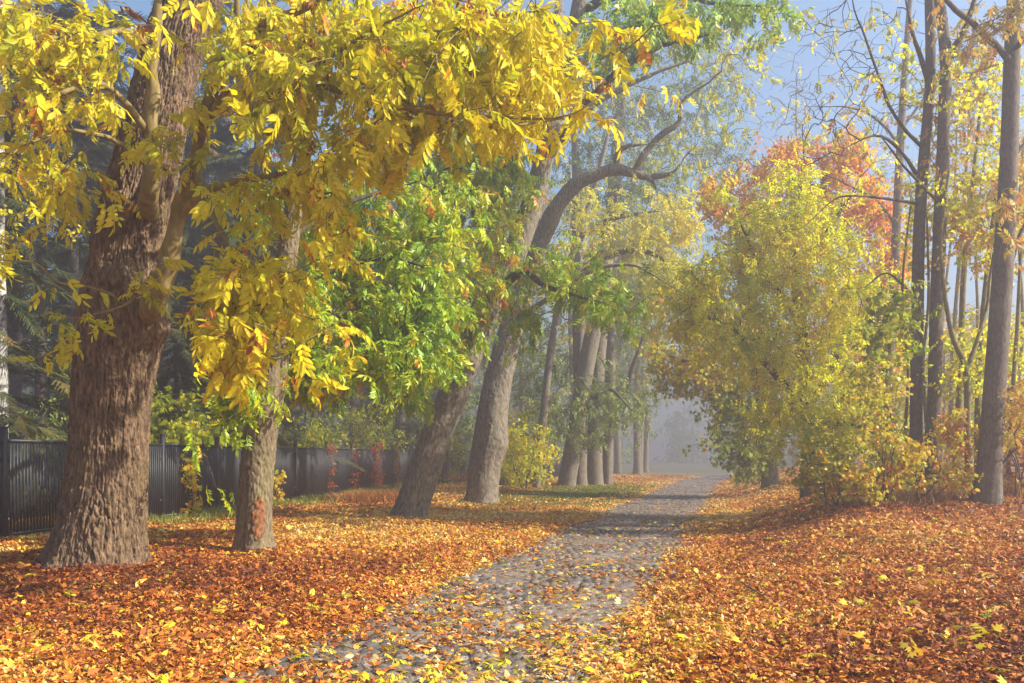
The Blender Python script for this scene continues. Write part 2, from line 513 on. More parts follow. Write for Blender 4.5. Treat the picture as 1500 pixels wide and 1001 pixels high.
def bark_trunk(name, path, parent, mat, nth=48, dz=.05, amp=.02, cell=(.05, .2), flare=.0, lumps=(), seed=3, wob=.04):
    """tapered trunk with real furrowed bark; path (n,4)"""
    C = catmull(path, dz)
    P, R = C[:, :3], C[:, 3]
    T = np.gradient(P, axis=0); T = norm(T)
    ref = np.array([1., 0, 0])
    X = norm(ref - T * (T @ ref)[:, None]); Yv = np.cross(T, X)
    s = np.concatenate([[0], np.cumsum(np.linalg.norm(np.diff(P, axis=0), axis=1))])
    th = np.linspace(0, 2 * math.pi, nth, endpoint=False)
    TH, S = np.meshgrid(th, s)
    Rm = float(np.median(R))
    ncol = max(6, int(2 * math.pi * Rm / cell[0]))
    cx, sx = np.cos(TH), np.sin(TH)
    low = (fbm(cx * 1.3 + 5, S * .9 + sx * 1.3, seed, 3) - .5) * 2
    wa = (fbm(cx * 2.2 + 9, S * 2.5 + sx * 2.2, seed + 3, 3) - .5) * 2.2
    wa = wa + (fbm(cx * Rm * 14 + 9, S * 9 + sx * Rm * 14, seed + 5, 3) - .5) * .9
    colw = TH / (2 * math.pi) * ncol
    rd = ridges(colw + wa, S / cell[1] + (fbm(cx * 3, S * 2 + sx * 3, seed + 8, 2) - .5) * 1.5 + .5 * (vn(np.floor(colw), colw * 0, seed) ), ncol, 0, seed)
    fq = Rm / cell[0]
    rg = fbm(cx * fq * .62 + 3, S / cell[1] * .7 + sx * fq * .62, seed + 21, 3)
    rh = fbm(cx * fq * 1.1 + 13, S / cell[1] * .9 + sx * fq * 1.1, seed + 33, 3)
    l1 = np.clip(np.abs(2 * rg - 1) * 7, 0, 1); l2 = np.clip(np.abs(2 * rh - 1) * 6, 0, 1)
    rd = np.minimum(np.minimum(l1, .35 + .65 * l2), .62 + .38 * rd) ** .8
    rd = rd * (.8 + .4 * vn(np.floor(colw * 2), np.floor(S / cell[1] * 2), seed + 2)) ** .5
    fine = fbm(cx * Rm * 40, S * 26 + sx * Rm * 40, seed + 11, 3) - .5
    rad = R[:, None] * (1 + wob * low)
    if flare:
        lob = .5 + .5 * np.cos(TH * 5 + seed + 1.2 * np.sin(TH * 2 + seed))
        rad = rad + flare * np.exp(-S / .28) * (.35 + .65 * lob)
    for (ang, ss, wth, hs, a) in lumps:
        dth = np.angle(np.exp(1j * (TH - ang)))
        rad = rad + a * np.exp(-(dth / wth) ** 2 - ((S - ss) / hs) ** 2)
    rad = rad + amp * (rd - .75) + amp * .55 * fine
    V = P[:, None, :] + X[:, None, :] * (rad * cx)[..., None] + Yv[:, None, :] * (rad * sx)[..., None]
    n = len(s)
    i = np.arange(n - 1)[:, None] * nth; j = np.arange(nth)[None]; k = (j + 1) % nth
    Q = np.stack([i + j, i + k, i + nth + k, i + nth + j], -1).reshape(-1, 4)
    return obj(name, V.reshape(-1, 3), [Q], mat, parent, smooth=True)


class Tree:
    def __init__(s, seed=0):
        s.r = np.random.default_rng(seed)
        s.p = np.zeros((40000, 3)); s.par = np.full(40000, -1); s.fix = np.zeros(40000); s.d = np.zeros((40000, 3))
        s.att = np.zeros(40000, bool); s.skip = np.zeros(40000, bool); s.n = 0; s.tips = []

    def add(s, p, par, fix=0., att=True, skip=False):
        i = s.n; s.p[i] = p; s.par[i] = par; s.fix[i] = fix; s.att[i] = att; s.skip[i] = skip
        if par >= 0:
            v = p - s.p[par]; s.d[i] = v / (np.linalg.norm(v) + 1e-9)
        else: s.d[i] = (0, 0, 1)
        s.n += 1
        return i

    def path(s, C, par=None, step=.3, att_from=0., skip=False):
        C = catmull(C, step).copy()
        if par is None: par = -1
        elif par == 'near': par = int(np.argmin(np.linalg.norm(s.p[:s.n] - C[0, :3], axis=1)))
        ids = []
        if not skip and len(C) > 5:
            q = np.arange(len(C)); amp = np.minimum(q / 4, 1.)
            so = s.r.integers(0, 999)
            for ax in range(3):
                C[:, ax] += (vn(q * .45, q * 0 + ax * 7.3, so) - .5) * amp * (.035 + .25 * C[:, 3])
            C[:, 3] *= (1 - .55 * (q / q[-1]) ** 3) * (1 + .22 * (vn(q * .8, q * 0 + 50, so) - .5))
        for k, c in enumerate(C):
            par = s.add(c[:3], par, c[3], att=(k / len(C) >= att_from), skip=skip); ids.append(par)
        return ids

    def grow(s, targets, step=.22, wob=.12, up=.15, start=None):
        r = s.r
        if not len(targets): return
        base = s.p[:s.n][s.att[:s.n]]
        d0 = np.array([np.min(np.linalg.norm(base - t, axis=1)) for t in targets])
        for ti in np.argsort(d0):
            t = targets[ti]
            v = t - s.p[:s.n]; d = np.linalg.norm(v, axis=1)
            cosv = np.einsum('ij,ij->i', v, s.d[:s.n]) / (d + 1e-6)
            cost = d * (1.5 - .5 * cosv); cost[~s.att[:s.n]] = 1e9
            a = int(np.argmin(cost)); p0 = s.p[a]; D = d[a]
            n = max(2, int(D / step + .5))
            if n > 60: n = 60
            ctrl = p0 + s.d[a] * D * .4 + np.array([0, 0, up * D]) + r.normal(0, wob * D, 3)
            par = a
            off = r.normal(0, 1, 3) * wob * min(D, 1.0) * .35
            for k in range(1, n + 1):
                q = k / n
                p = (1 - q) ** 2 * p0 + 2 * q * (1 - q) * (.5 * ctrl + .5 * (p0 + t) / 2) + q * q * t
                p = p + off * math.sin(q * math.pi * 2) + r.normal(0, .018, 3) * (k < n)
                par = s.add(p, par)
            s.tips.append(par)

    def radii(s, r0=.004, ex=2.4):
        n = s.n; a = np.zeros(n); child = np.zeros(n)
        main = np.full(n, -1); best = np.zeros(n)
        for i in range(n - 1, -1, -1):
            ri = max(a[i] ** (1 / ex) if a[i] > 0 else r0, s.fix[i])
            if s.fix[i] > 0: ri = s.fix[i]
            child[i] = ri
            p = s.par[i]
            if p >= 0:
                a[p] += ri ** ex
                if ri > best[p]: best[p] = ri; main[p] = i
        s.rad = child; s.main = main

    def wood(s, name, mat, parent, r0=.004, maxr=None):
        s.radii(r0)
        n = s.n; idx = np.arange(n)
        edge = idx[(s.par[:n] >= 0) & (~s.skip[:n])]
        rad = s.rad.copy()
        if maxr: rad = np.where(s.fix[:n] > 0, rad, np.minimum(rad, maxr))
        VV = []; QQ = []; base = 0
        for K, lo, hi in ((12, .075, 99), (7, .022, .075), (4, 0, .022)):
            e = edge[(rad[edge] >= lo) & (rad[edge] < hi)]
            if not len(e): continue
            ang = np.linspace(0, 2 * math.pi, K, endpoint=False)
            ref = norm(np.array([.31, .52, .79]))
            D = s.d[e]; X = norm(np.cross(D, ref)); Yv = np.cross(D, X)
            ring = X[:, None] * np.cos(ang)[None, :, None] + Yv[:, None] * np.sin(ang)[None, :, None]
            end = s.p[e][:, None] + ring * rad[e][:, None, None]
            pr = s.par[e]
            loc = np.full(n, -1); loc[e] = np.arange(len(e))
            share = (s.main[pr] == e) & (loc[pr] >= 0) & (~s.skip[pr])
            st = s.p[pr][:, None] + ring * np.minimum(rad[pr], rad[e] * 1.35)[:, None, None]
            m = len(e)
            VV += [end.reshape(-1, 3), st.reshape(-1, 3)]
            sb = np.where(share, loc[pr] * K, m * K + np.arange(m) * K) + base
            eb = np.arange(m) * K + base
            j = np.arange(K); k = (j + 1) % K
            QQ.append(np.stack([sb[:, None] + j, sb[:, None] + k, eb[:, None] + k, eb[:, None] + j], -1).reshape(-1, 4))
            base += 2 * m * K
        if not VV: return None
        return obj(name, np.concatenate(VV), [np.concatenate(QQ)], mat, parent, smooth=True)

    def leaves(s, name, mat, parent, tmpl, per, size, droop=.5, spread=.7, back=.35, roll=.5, tint=(.45, .2), clump=.25, keep=1.0, tips=None, shift=None, extra=None):
        r = s.r
        tips = np.array(s.tips if tips is None else tips)
        if keep < 1: tips = tips[r.random(len(tips)) < keep]
        t = np.repeat(tips, per)
        n = len(t)
        d = s.d[t]
        pos = s.p[t] - d * (r.random(n) * back)[:, None] + r.normal(0, .03, (n, 3))
        dirs = norm(d * .6 + r.normal(0, spread, (n, 3)) + np.array([0, 0, -droop]))
        cl = fbm(pos[:, 0] * .9 + pos[:, 1] * .7, pos[:, 2] * .9 + pos[:, 1] * .4, 31, 2) - .5
        tn = tint[0] + r.normal(0, tint[1], n) + clump * 2 * cl
        if shift is not None: tn = tn + shift(pos)
        V, Fc, T = instance(tmpl, pos, dirs, size * r.uniform(.55, 1.25, n), roll, tn, r=r)
        if extra is not None:
            Fc = np.concatenate([Fc, extra[1] + len(V)]); V = np.concatenate([V, extra[0]]); T = np.concatenate([T, extra[2]])
        return obj(name, V, [Fc], mat, parent, attrs={'tint': T})


def blob(r, cx, cy, rx, ry, D, dD, n):
    """n points filling an ellipsoid of real depth dD round the place (cx,cy,D)"""
    v = r.normal(0, 1, (n, 3)); v = v / np.linalg.norm(v, axis=1)[:, None] * (r.random(n) ** .5 * (1 + .45 * np.clip(r.normal(0, 1, n), -1, 1.6) * (r.random(n) < .4)))[:, None]
    return np.array([W(cx + a * rx, cy + b * ry, D + c * dD) for a, b, c in v])


# ================================================================= THE SETTING
def axis(a0, a1, fine0, fine1, st, grow):
    mid = np.arange(fine0, fine1, st)
    lo = [fine0]; d = st
    while lo[-1] > a0: d *= grow; lo.append(lo[-1] - d)
    hi = [mid[-1]]; d = st
    while hi[-1] < a1: d *= grow; hi.append(hi[-1] + d)
    return np.concatenate([lo[:0:-1], mid, hi[1:]])


gx = axis(-240, 240, -13, 17, .14, 1.13); gy = axis(-60, 300, 3, 36, .16, 1.09)
GX, GY = np.meshgrid(gx, gy)
GZ = height(GX, GY)
nx, ny = len(gx), len(gy)
i = np.arange(ny - 1)[:, None] * nx; j = np.arange(nx - 1)[None]
Q = np.stack([i + j, i + j + 1, i + nx + j + 1, i + nx + j], -1).reshape(-1, 4)
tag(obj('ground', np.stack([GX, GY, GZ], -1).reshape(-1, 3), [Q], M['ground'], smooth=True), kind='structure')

# road: one sheet of worn field stones, real domes near the eye
ys = [2.5]
while ys[-1] < 190: ys.append(ys[-1] + max(.02, .0026 * ys[-1]))
ys = np.array(ys); us = np.linspace(-1.6, 1.6, 150)
US, YS = np.meshgrid(us, ys)
XS = roadx(YS) + US * NRM
gxx, gyy = XS / .105, YS / .095
gxx = gxx + .5 * (fbm(XS * 3, YS * 3, 41, 2) - .5); gyy = gyy + .5 * (fbm(XS * 3, YS * 3, 47, 2) - .5)
ia = np.floor(gxx); ja = np.floor(gyy)
f1 = np.full(XS.shape, 9.); f2 = np.full(XS.shape, 9.); cid = np.zeros(XS.shape); clift = np.zeros(XS.shape)
for di in (-1, 0, 1):
    for dj in (-1, 0, 1):
        ci = ia + di; cj = ja + dj
        px_ = ci + .12 + .76 * _h(ci, cj, 51); py_ = cj + .12 + .76 * _h(ci, cj, 52)
        d = np.hypot(px_ - gxx, py_ - gyy)
        nr = d < f1
        f2 = np.where(nr, f1, np.minimum(f2, d)); f1 = np.where(nr, d, f1)
        cid = np.where(nr, _h(ci, cj, 53), cid); clift = np.where(nr, _h(ci, cj, 54), clift)
dome = sstep(.0, .5, f2 - f1)
sandn = fbm(XS * 1.6, YS * 1.6, 61, 4)
fillh = .008 + .030 * sstep(.46, .72, sandn)
stoneh = dome * .026 + (clift - .5) * .03
zr = np.maximum(stoneh, fillh - .012) + .016 * (fbm(XS * 26, YS * 26, 77, 3) - .5)
sand = sstep(-.004, .010, (fillh - .012) - stoneh)
ww = np.abs(US) + .3 * (fbm(XS * 1.4, YS * 1.4, 5, 3) - .5)
zr = zr + .02 + .03 * (fbm(XS * .8, YS * .8, 66, 2) - .5) - .10 * sstep(1.15, 1.6, ww)
n0, n1 = US.shape
i = np.arange(n0 - 1)[:, None] * n1; j = np.arange(n1 - 1)[None]
Q = np.stack([i + j, i + j + 1, i + n1 + j + 1, i + n1 + j], -1).reshape(-1, 4)
tag(obj('road', np.stack([XS, YS, zr], -1).reshape(-1, 3), [Q], M['road'], attrs={'stone': cid.ravel(), 'sand': sand.ravel()}, smooth=True), kind='structure')


# ----------------------------------------------------------------- fallen leaves
def scatter_D(n, d0, d1, p):
    """depths with density ~ D^-p per metre"""
    q = rng.random(n)
    if abs(p - 1) < 1e-3: return d0 * (d1 / d0) ** q
    return (d0 ** (1 - p) + q * (d1 ** (1 - p) - d0 ** (1 - p))) ** (1 / (1 - p))


def scatter_px(n, d0, d1, p, t0=-.78, t1=.78):
    D = scatter_D(n, d0, d1, p)
    X = D * rng.uniform(t0, t1, n)
    return X, D


def single_templates(k=8, seed=21):
    r = np.random.default_rng(seed); out = []
    for _ in range(k):
        v, f = leaflet(np.array([-.5, 0, 0.]), np.array([1, 0, r.uniform(-.1, .3)]), np.array([0, r.normal(0, .3), 1.]), 1.0, r.uniform(.28, .56), r.uniform(-.5, .6), r.uniform(-.5, .7), k % 2 == 0)
        out.append((v, f, np.zeros(len(v), int)))
    for _ in range(3):
        v, f = lobed(np.array([-.5, 0, 0.]), np.array([1, 0, r.uniform(-.1, .3)]), np.array([0, r.normal(0, .3), 1.]), 1.05)
        out.append((v, f, np.zeros(len(v), int)))
    return out


SINGLE = single_templates()
X, D = scatter_px(740000, 4.4, 60, .64)
u = ucoord(X, D)
onroad = sstep(1.45, .95, np.abs(u) + .55 * (fbm(X * .8, D * .8, 81, 3) - .5) * (D < 30))
clm = fbm(X * 2.2, D * 2.2, 83, 3)
near_more = .06 + .24 * sstep(15, 7, D) * sstep(.36, .66, clm) + .05 * sstep(.5, .7, clm)
cover = (1 - onroad) + onroad * near_more
thin = 1 - .85 * np.exp(-(((u + 3.6) / 1.7) ** 2 + ((D - 33) / 6.5) ** 2))       # the green strip by the fourth trunk
keep = rng.random(len(X)) < cover * thin
X, D, u, onr = X[keep], D[keep], u[keep], onroad[keep]
Z = height(X, D)
Z = np.where(np.abs(u) < 1.35, np.maximum(Z, .035), Z)
pile = (1 - onr) * (.005 + .035 * rng.random(len(X)) ** 2 + .06 * sstep(.45, .75, fbm(X * 1.7, D * 1.7, 87, 3)))
pos = np.stack([X, D, Z + .012 + pile], -1)
a = rng.uniform(0, 2 * math.pi, len(X))
tilt = rng.normal(0, .6, len(X)) * (1 - .55 * onr)
dirs = np.stack([np.cos(a), np.sin(a), tilt], -1)
size = rng.uniform(.024, .062, len(X)) * (1 + .5 * (rng.random(len(X)) < .12)) * (1 + .014 * (D - 6)) * np.where(rng.random(len(X)) < .06, 1.4, 1)
tint = .345 + rng.normal(0, .25, len(X)) + .9 * (fbm(X * .55, D * .55, 91, 3) - .5)
tint = tint + .22 * sstep(9, 16, D) * sstep(-.5, -2, u) + .12 * sstep(11, 19, D) * sstep(1, 2, u) + .20 * np.exp(-((np.abs(u) - 1.5) / .5) ** 2) + .1 * onr
tint = tint - .10 * sstep(9.5, 6, D) * sstep(1.5, 3, u)
V, Fc, T = instance(SINGLE, pos, dirs, size, .42, tint, 0)
tag(obj('leaf_litter', V, [Fc], M['litter'], attrs={'tint': T}), 'carpet of fallen orange, rust and yellow leaves over both verges', kind='stuff')

# fresh bright leaves lying on top, whole ash sprays among them
X, D = scatter_px(2600, 4.6, 24, .9)
u = ucoord(X, D)
Z = np.where(np.abs(u) < 1.4, np.maximum(height(X, D), .05), height(X, D) + .045)
a = rng.uniform(0, 6.28, len(X))
V, Fc, T = instance(ONE_LEAF[:3] + ASH, np.stack([X, D, Z + .01], -1), np.stack([np.cos(a), np.sin(a), rng.normal(.1, .2, len(X))], -1),
                    rng.uniform(.08, .18, len(X)), .3, rng.uniform(0, 1, len(X)), .1)
tag(obj('fresh_leaf_scatter', V, [Fc], M['fresh'], attrs={'tint': T}), 'bright yellow freshly fallen leaves lying on top of the orange carpet', kind='stuff')


# ----------------------------------------------------------------- grass
def blades(name, label, X, Y, hgt, mat, lean=.35, wid=.006, tint=(.5, .25)):
    n = len(X)
    b = np.stack([X, Y, height(X, Y) - .01], -1)
    a = rng.uniform(0, 6.28, n); s = np.stack([np.cos(a), np.sin(a), np.zeros(n)], -1) * wid * (1 + Y[:, None] * .05)
    l1 = rng.normal(0, lean, (n, 2)) * hgt[:, None]
    m = b + np.concatenate([l1 * .35, hgt[:, None] * .6], 1); t = b + np.concatenate([l1 * 1.1, hgt[:, None] * rng.uniform(.75, 1, n)[:, None]], 1)
    V = np.stack([b - s, b + s, m + s * .7, m - s * .7, t], 1).reshape(-1, 3)
    k = np.arange(n)[:, None] * 5
    tri = np.concatenate([k + [0, 1, 2], k + [0, 2, 3], k + [3, 2, 4]])
    T = np.repeat(np.clip(tint[0] + rng.normal(0, tint[1], n), 0, 1), 5)
    return tag(obj(name, V, [tri], mat, attrs={'tint': T}), label, kind='stuff')


n = 40000
Y = rng.normal(32, 5.5, n); U = rng.normal(-3.6, 1.3, n)
k = (Y > 23) & (Y < 52) & (U < -1.5); Y, U = Y[k], U[k]
blades('grass', 'short green grass strip beside the big grey trunk', roadx(Y) + U * NRM, Y, rng.uniform(.04, .13, len(Y)), M['grass'], .5)
# scruffy grass along the foot of the fence
n = 9000
Y = rng.uniform(16, 38, n); Xf = -9.7 + .125 * Y + np.abs(rng.normal(0, .8, n)) + .1
k = rng.random(n) < sstep(.42, .6, fbm(Xf * .7, Y * .7, 121, 2))
blades('scruffy_grass', 'pale scruffy grass tufts along the foot of the dark fence', Xf[k], Y[k], rng.uniform(.05, .3, k.sum()), M['grass'], .5, .005, (.75, .25))
tu = rng.uniform(4.2, 9.5, 260); ty = 14.9 + 7 * rng.random(260) + 1.6 * (vn(tu * .9, tu * 0, 3) - .5); tx = roadx(ty) + tu * NRM
kk = np.repeat(np.arange(260), 130); n = len(kk)
Xg = tx[kk] + rng.normal(0, .16, n); Y = ty[kk] + rng.normal(0, .16, n)
hh_ = (rng.uniform(.10, .62, 260) ** 1.1 * sstep(3.8, 6, tu) * sstep(.32, .6, vn(tu * 1.1, ty * 1.1, 4)))[kk] * rng.uniform(.4, 1.1, n) + .05
blades('dry_grass', 'tall rusty dry grass and stalks under the right-hand trees', Xg, Y, hh_, M['dry'], .5, .0045, (.55, .28))
n = 2600
pc = G(548, 738)
Xg = pc[0] + rng.normal(0, .45, n); Yg = pc[1] + rng.normal(0, .5, n)
blades('red_grass_tuft', 'reddish dry grass tuft at the fence foot left of the leaning trunk', Xg, Yg, rng.uniform(.12, .5, n), M['dry'], .5, .006, (.25, .2))

# ================================================================= FENCE
fence = thing('fence', 'long dark metal picket fence running behind the left-hand trees', 'fence')
fp = [np.array([-9.7 + .125 * d, d]) for d in (8.5, 11.0, 13.46, 15.8, 18.15, 20.6, 23.1, 25.6, 28.3, 31.0, 33.8, 36.6, 39.2)]
e = fp[-1]
for s_ in range(1, 5): fp.append(e + np.array([6.2, 6.5]) * s_ / 4)
e = fp[-1]; dv = np.array([SL, 1.]) / NRM
for s_ in range(1, 9): fp.append(e + dv * 2.5 * s_)
TOPZ = 1.75
for a, b in zip(fp[:-1], fp[1:]):
    d = b - a; L_ = np.linalg.norm(d); ang = math.atan2(d[1], d[0]); dn = d / L_
    za, zb = float(height(*a)), float(height(*b))
    mb = MB(); npk = int(L_ / .078)
    for q in range(1, npk):
        c = a + dn * (L_ * q / npk)
        zg = za + (zb - za) * q / npk + .10
        mb.box((c[0], c[1], (zg + TOPZ - .03) / 2), .047, .018, TOPZ - .03 - zg, ang)
    pan = mb.build('panel', M['fence'], fence)
    mb = MB(); mb.quadstrip(a + dn * .06, b - dn * .06, TOPZ - .035, TOPZ + .015, TOPZ - .035, TOPZ + .015, .045); mb.build('rail', M['fence'], pan)
    mb = MB(); mb.quadstrip(a + dn * .06, b - dn * .06, za + .075, za + .125, zb + .075, zb + .125, .045); mb.build('rail', M['fence'], pan)
    mb = MB(); mb.quadstrip(a + dn * .06, b - dn * .06, za - .15, za + .070, zb - .15, zb + .070, .06); mb.build('base_board', M['fence_base'], fence)
for k_, a in enumerate(fp):
    nb = fp[min(k_ + 1, len(fp) - 1)] if k_ < len(fp) - 1 else a
    pv = fp[max(0, k_ - 1)]
    d = nb - pv; ang = math.atan2(d[1], d[0]); dn = d / np.linalg.norm(d)
    z0 = float(height(*a)) - .2
    mb = MB()
    mb.box((a[0], a[1], (z0 + 1.94) / 2), .085, .085, 1.94 - z0, ang)
    post = mb.build('post', M['fence'], fence)
    mb = MB(); mb.box((a[0], a[1], 1.951), .10, .10, .025, ang); mb.build('cap', M['fence'], post)
    for sg in (-1, 1):
        c = a + dn * sg * .075
        for zz in (.55, 1.45):
            mb = MB(); mb.box((c[0], c[1], zz), .07, .03, .05, ang); mb.build('bracket', M['fence'], post)


# ================================================================= LEFT ROW
def at_base(px, py):
    g = G(px, py)
    return g, g[1]


# ---- great foreground tree
g, D1 = at_base(140, 829)
t1 = thing('ash_tree', 'huge dark furrowed trunk with golden leaves, nearest tree on the left', 'tree', None, g)
off = lambda o, g=g: setattr(o, 'location', Vector(-g))
TP = [(139, 842, 68), (141, 828, 66), (150, 760, 61), (158, 680, 57), (163, 600, 56), (170, 530, 59), (178, 480, 62), (184, 430, 60), (189, 390, 55), (194, 330, 51),
      (212, 250, 47), (228, 180, 45), (246, 100, 43), (264, 40, 43), (284, -10, 42), (305, -90, 38), (325, -200, 30), (345, -330, 20)]
P1 = np.array([[*W(a, b, D1), .955 * r * D1 / F] for a, b, r in TP])
s_burl = 3.35
tr = bark_trunk('trunk', P1, t1, M['bark_oak'], nth=400, dz=.0115, amp=.05, cell=(.036, .30), flare=.22, seed=4, wob=.035,
                lumps=[(-.25, 3.13, .30, .16, .17), (-1.35, 3.60, .45, .22, .13), (-.9, 3.25, .35, .25, .09), (2.8, 3.2, .6, .4, .06), (-1.5, 4.55, .25, .14, .10)])
off(tr)
A = Tree(5); A_ends = []
A.path(P1, None, .3, att_from=.45, skip=True)


def limb(Tr, pts, step=.18, att_from=.15):
    ids = Tr.path(pxpath(pts), 'near', step, att_from)
    e_, d_ = Tr.p[ids[-1]], Tr.d[ids[-1]]
    A_ends.append(e_ + d_ * Tr.r.uniform(.1, .8, (6, 1)) + Tr.r.normal(0, .2, (6, 3)))
    return ids


dd = D1
limb(A, [(219, 322, dd, 15), (218, 285, dd - .62, 13), (219, 250, dd - .66, 12), (221, 180, dd - .7, 11), (223, 100, dd - .8, 10), (228, 30, dd - .9, 9), (240, -60, dd - 1, 8)], .12, .6)
limb(A, [(205, 470, dd, 16), (224, 448, dd - .5, 17), (236, 410, dd - .6, 15), (250, 365, dd - .7, 13), (262, 320, dd - .8, 12), (285, 240, dd - 1, 11), (308, 150, dd - 1.3, 10), (338, 60, dd - 1.6, 9), (352, -50, dd - 1.9, 8)], .12, .3)
limb(A, [(262, 322, dd - .8, 7), (290, 290, dd - 1, 6), (340, 268, dd - 1.2, 5), (400, 258, dd - 1.5, 4.5), (450, 250, dd - 1.8, 4), (525, 212, dd - 2.2, 3)], .12)
limb(A, [(302, 180, dd - 1.2, 7), (335, 136, dd - 1.4, 6), (392, 138, dd - 1.8, 6), (450, 108, dd - 2.3, 5), (530, 52, dd - 2.8, 4), (610, 10, dd - 3.2, 3)], .12)
limb(A, [(392, 138, dd - 1.8, 5), (470, 128, dd - 2.2, 4.5), (545, 150, dd - 2.6, 4.5), (625, 164, dd - 2.9, 4), (720, 172, dd - 3.2, 3.4), (815, 174, dd - 3.4, 2.6), (860, 156, dd - 3.4, 2), (888, 128, dd - 3.4, 1.6), (905, 98, dd - 3.4, 1.2)], .12)
limb(A, [(338, 60, dd - 1.6, 7), (420, 20, dd - 2.2, 6), (520, -10, dd - 2.8, 5), (620, -10, dd - 3.2, 4), (690, 5, dd - 3.4, 3)], .12)
limb(A, [(285, 240, dd - 1, 6), (318, 330, dd - 1.6, 4.5), (345, 370, dd - 2, 4), (390, 400, dd - 2.4, 3), (425, 450, dd - 2.6, 2)], .12)
limb(A, [(245, 375, dd - .7, 5), (232, 395, dd - 1.1, 4.5), (205, 425, dd - 1.3, 3.6), (180, 448, dd - 1.4, 3), (150, 458, dd - 1.5, 2.3), (118, 466, dd - 1.6, 1.8)], .09, .55)
limb(A, [(165, 432, dd - 1.4, 2.6), (130, 420, dd - 1.5, 2.4), (85, 415, dd - 1.7, 2.2), (50, 385, dd - 1.9, 1.8), (0, 380, dd - 2.1, 1.5)], .09, .4)
limb(A, [(226, 70, dd - .85, 6), (180, 45, dd - 1.2, 5), (120, 60, dd - 1.6, 4.5), (50, 55, dd - 2, 4), (-40, 80, dd - 2.4, 3)], .12)
limb(A, [(220, 200, dd - .7, 6), (165, 130, dd - 1, 5), (110, 130, dd - 1.4, 4), (40, 165, dd - 1.9, 3.4), (-40, 170, dd - 2.3, 3)], .12)
limb(A, [(219, 245, dd - .7, 5), (165, 205, dd - 1, 4), (100, 190, dd - 1.5, 3), (30, 215, dd - 2, 2.4)], .12)
tgt = []
r_ = A.r
for (cx, cy, rx, ry, D, dD, n_) in [
    (60, 110, 130, 115, 9.3, 1.6, 76), (60, 270, 90, 85, 9.5, 1.2, 36), (15, 30, 90, 60, 9.0, 1, 30), (225, 205, 75, 60, 9.2, .6, 12),
    (140, 60, 80, 70, 9.2, 1, 24), (385, 60, 95, 85, 8.7, 1.4, 70), (430, 150, 130, 105, 8.6, 1.8, 96), (600, 90, 180, 105, 8.4, 1.9, 170), (755, 110, 105, 85, 8.2, 1.4, 100),
    (545, 215, 100, 60, 8.5, 1.4, 50), (700, 40, 180, 65, 8.4, 1.6, 84), (400, 285, 110, 60, 8.9, 1.4, 40), (300, 170, 40, 50, 9.3, .6, 10),
    (345, 395, 85, 50, 8.4, 1.1, 30), (345, 470, 80, 60, 8.1, 1.1, 54), (420, 430, 50, 56, 8.3, 1, 24), (480, 330, 60, 46, 8.4, 1, 22), (690, 180, 130, 38, 8.3, 1.2, 40), (520, 40, 170, 65, 8.7, 1.5, 80),
    (330, 535, 50, 34, 8.0, .5, 16)]:
    tgt.append(blob(r_, cx, cy, rx, ry, D, dD, n_))
A.grow(np.concatenate(A_ends), .14, .13, .1)
tgt = np.concatenate(tgt)
A.grow(tgt, .16, .15, .14)
near = [W(*q) for q in [(122, 470, 9.2), (150, 462, 9.3), (192, 382, 9.3), (225, 390, 9.25), (205, 405, 9.2), (95, 490, 9.1), (232, 440, 9.4), (190, 300, 9.4), (75, 300, 9.1), (40, 345, 9.0), (25, 375, 9.1)]]
A.grow(np.array(near), .1, .12, .1)
wd = A.wood('branchwork', M['bark_limb'], t1, .0042, .030); off(wd)
r = np.random.default_rng(77)
st = np.array(A.tips)[r.random(len(A.tips)) < .14]
sp = np.repeat(A.p[st], 10, axis=0) + r.normal(0, .03, (len(st) * 10, 3)) - np.array([0, 0, .04])
seeds = instance(SINGLE[:6], sp, np.stack([r.normal(0, .25, len(sp)), r.normal(0, .25, len(sp)), -np.ones(len(sp))], -1), r.uniform(.04, .075, len(sp)), .8, r.uniform(.93, 1.05, len(sp)), 0)
lf = A.leaves('crown', M['leaf_gold'], t1, ASH_FINE, 3, .245, .5, .6, .32, .5, (.48, .17), .24, shift=lambda p: .10 * sstep(-3.5, -6, p[:, 0]), extra=seeds)
off(lf)


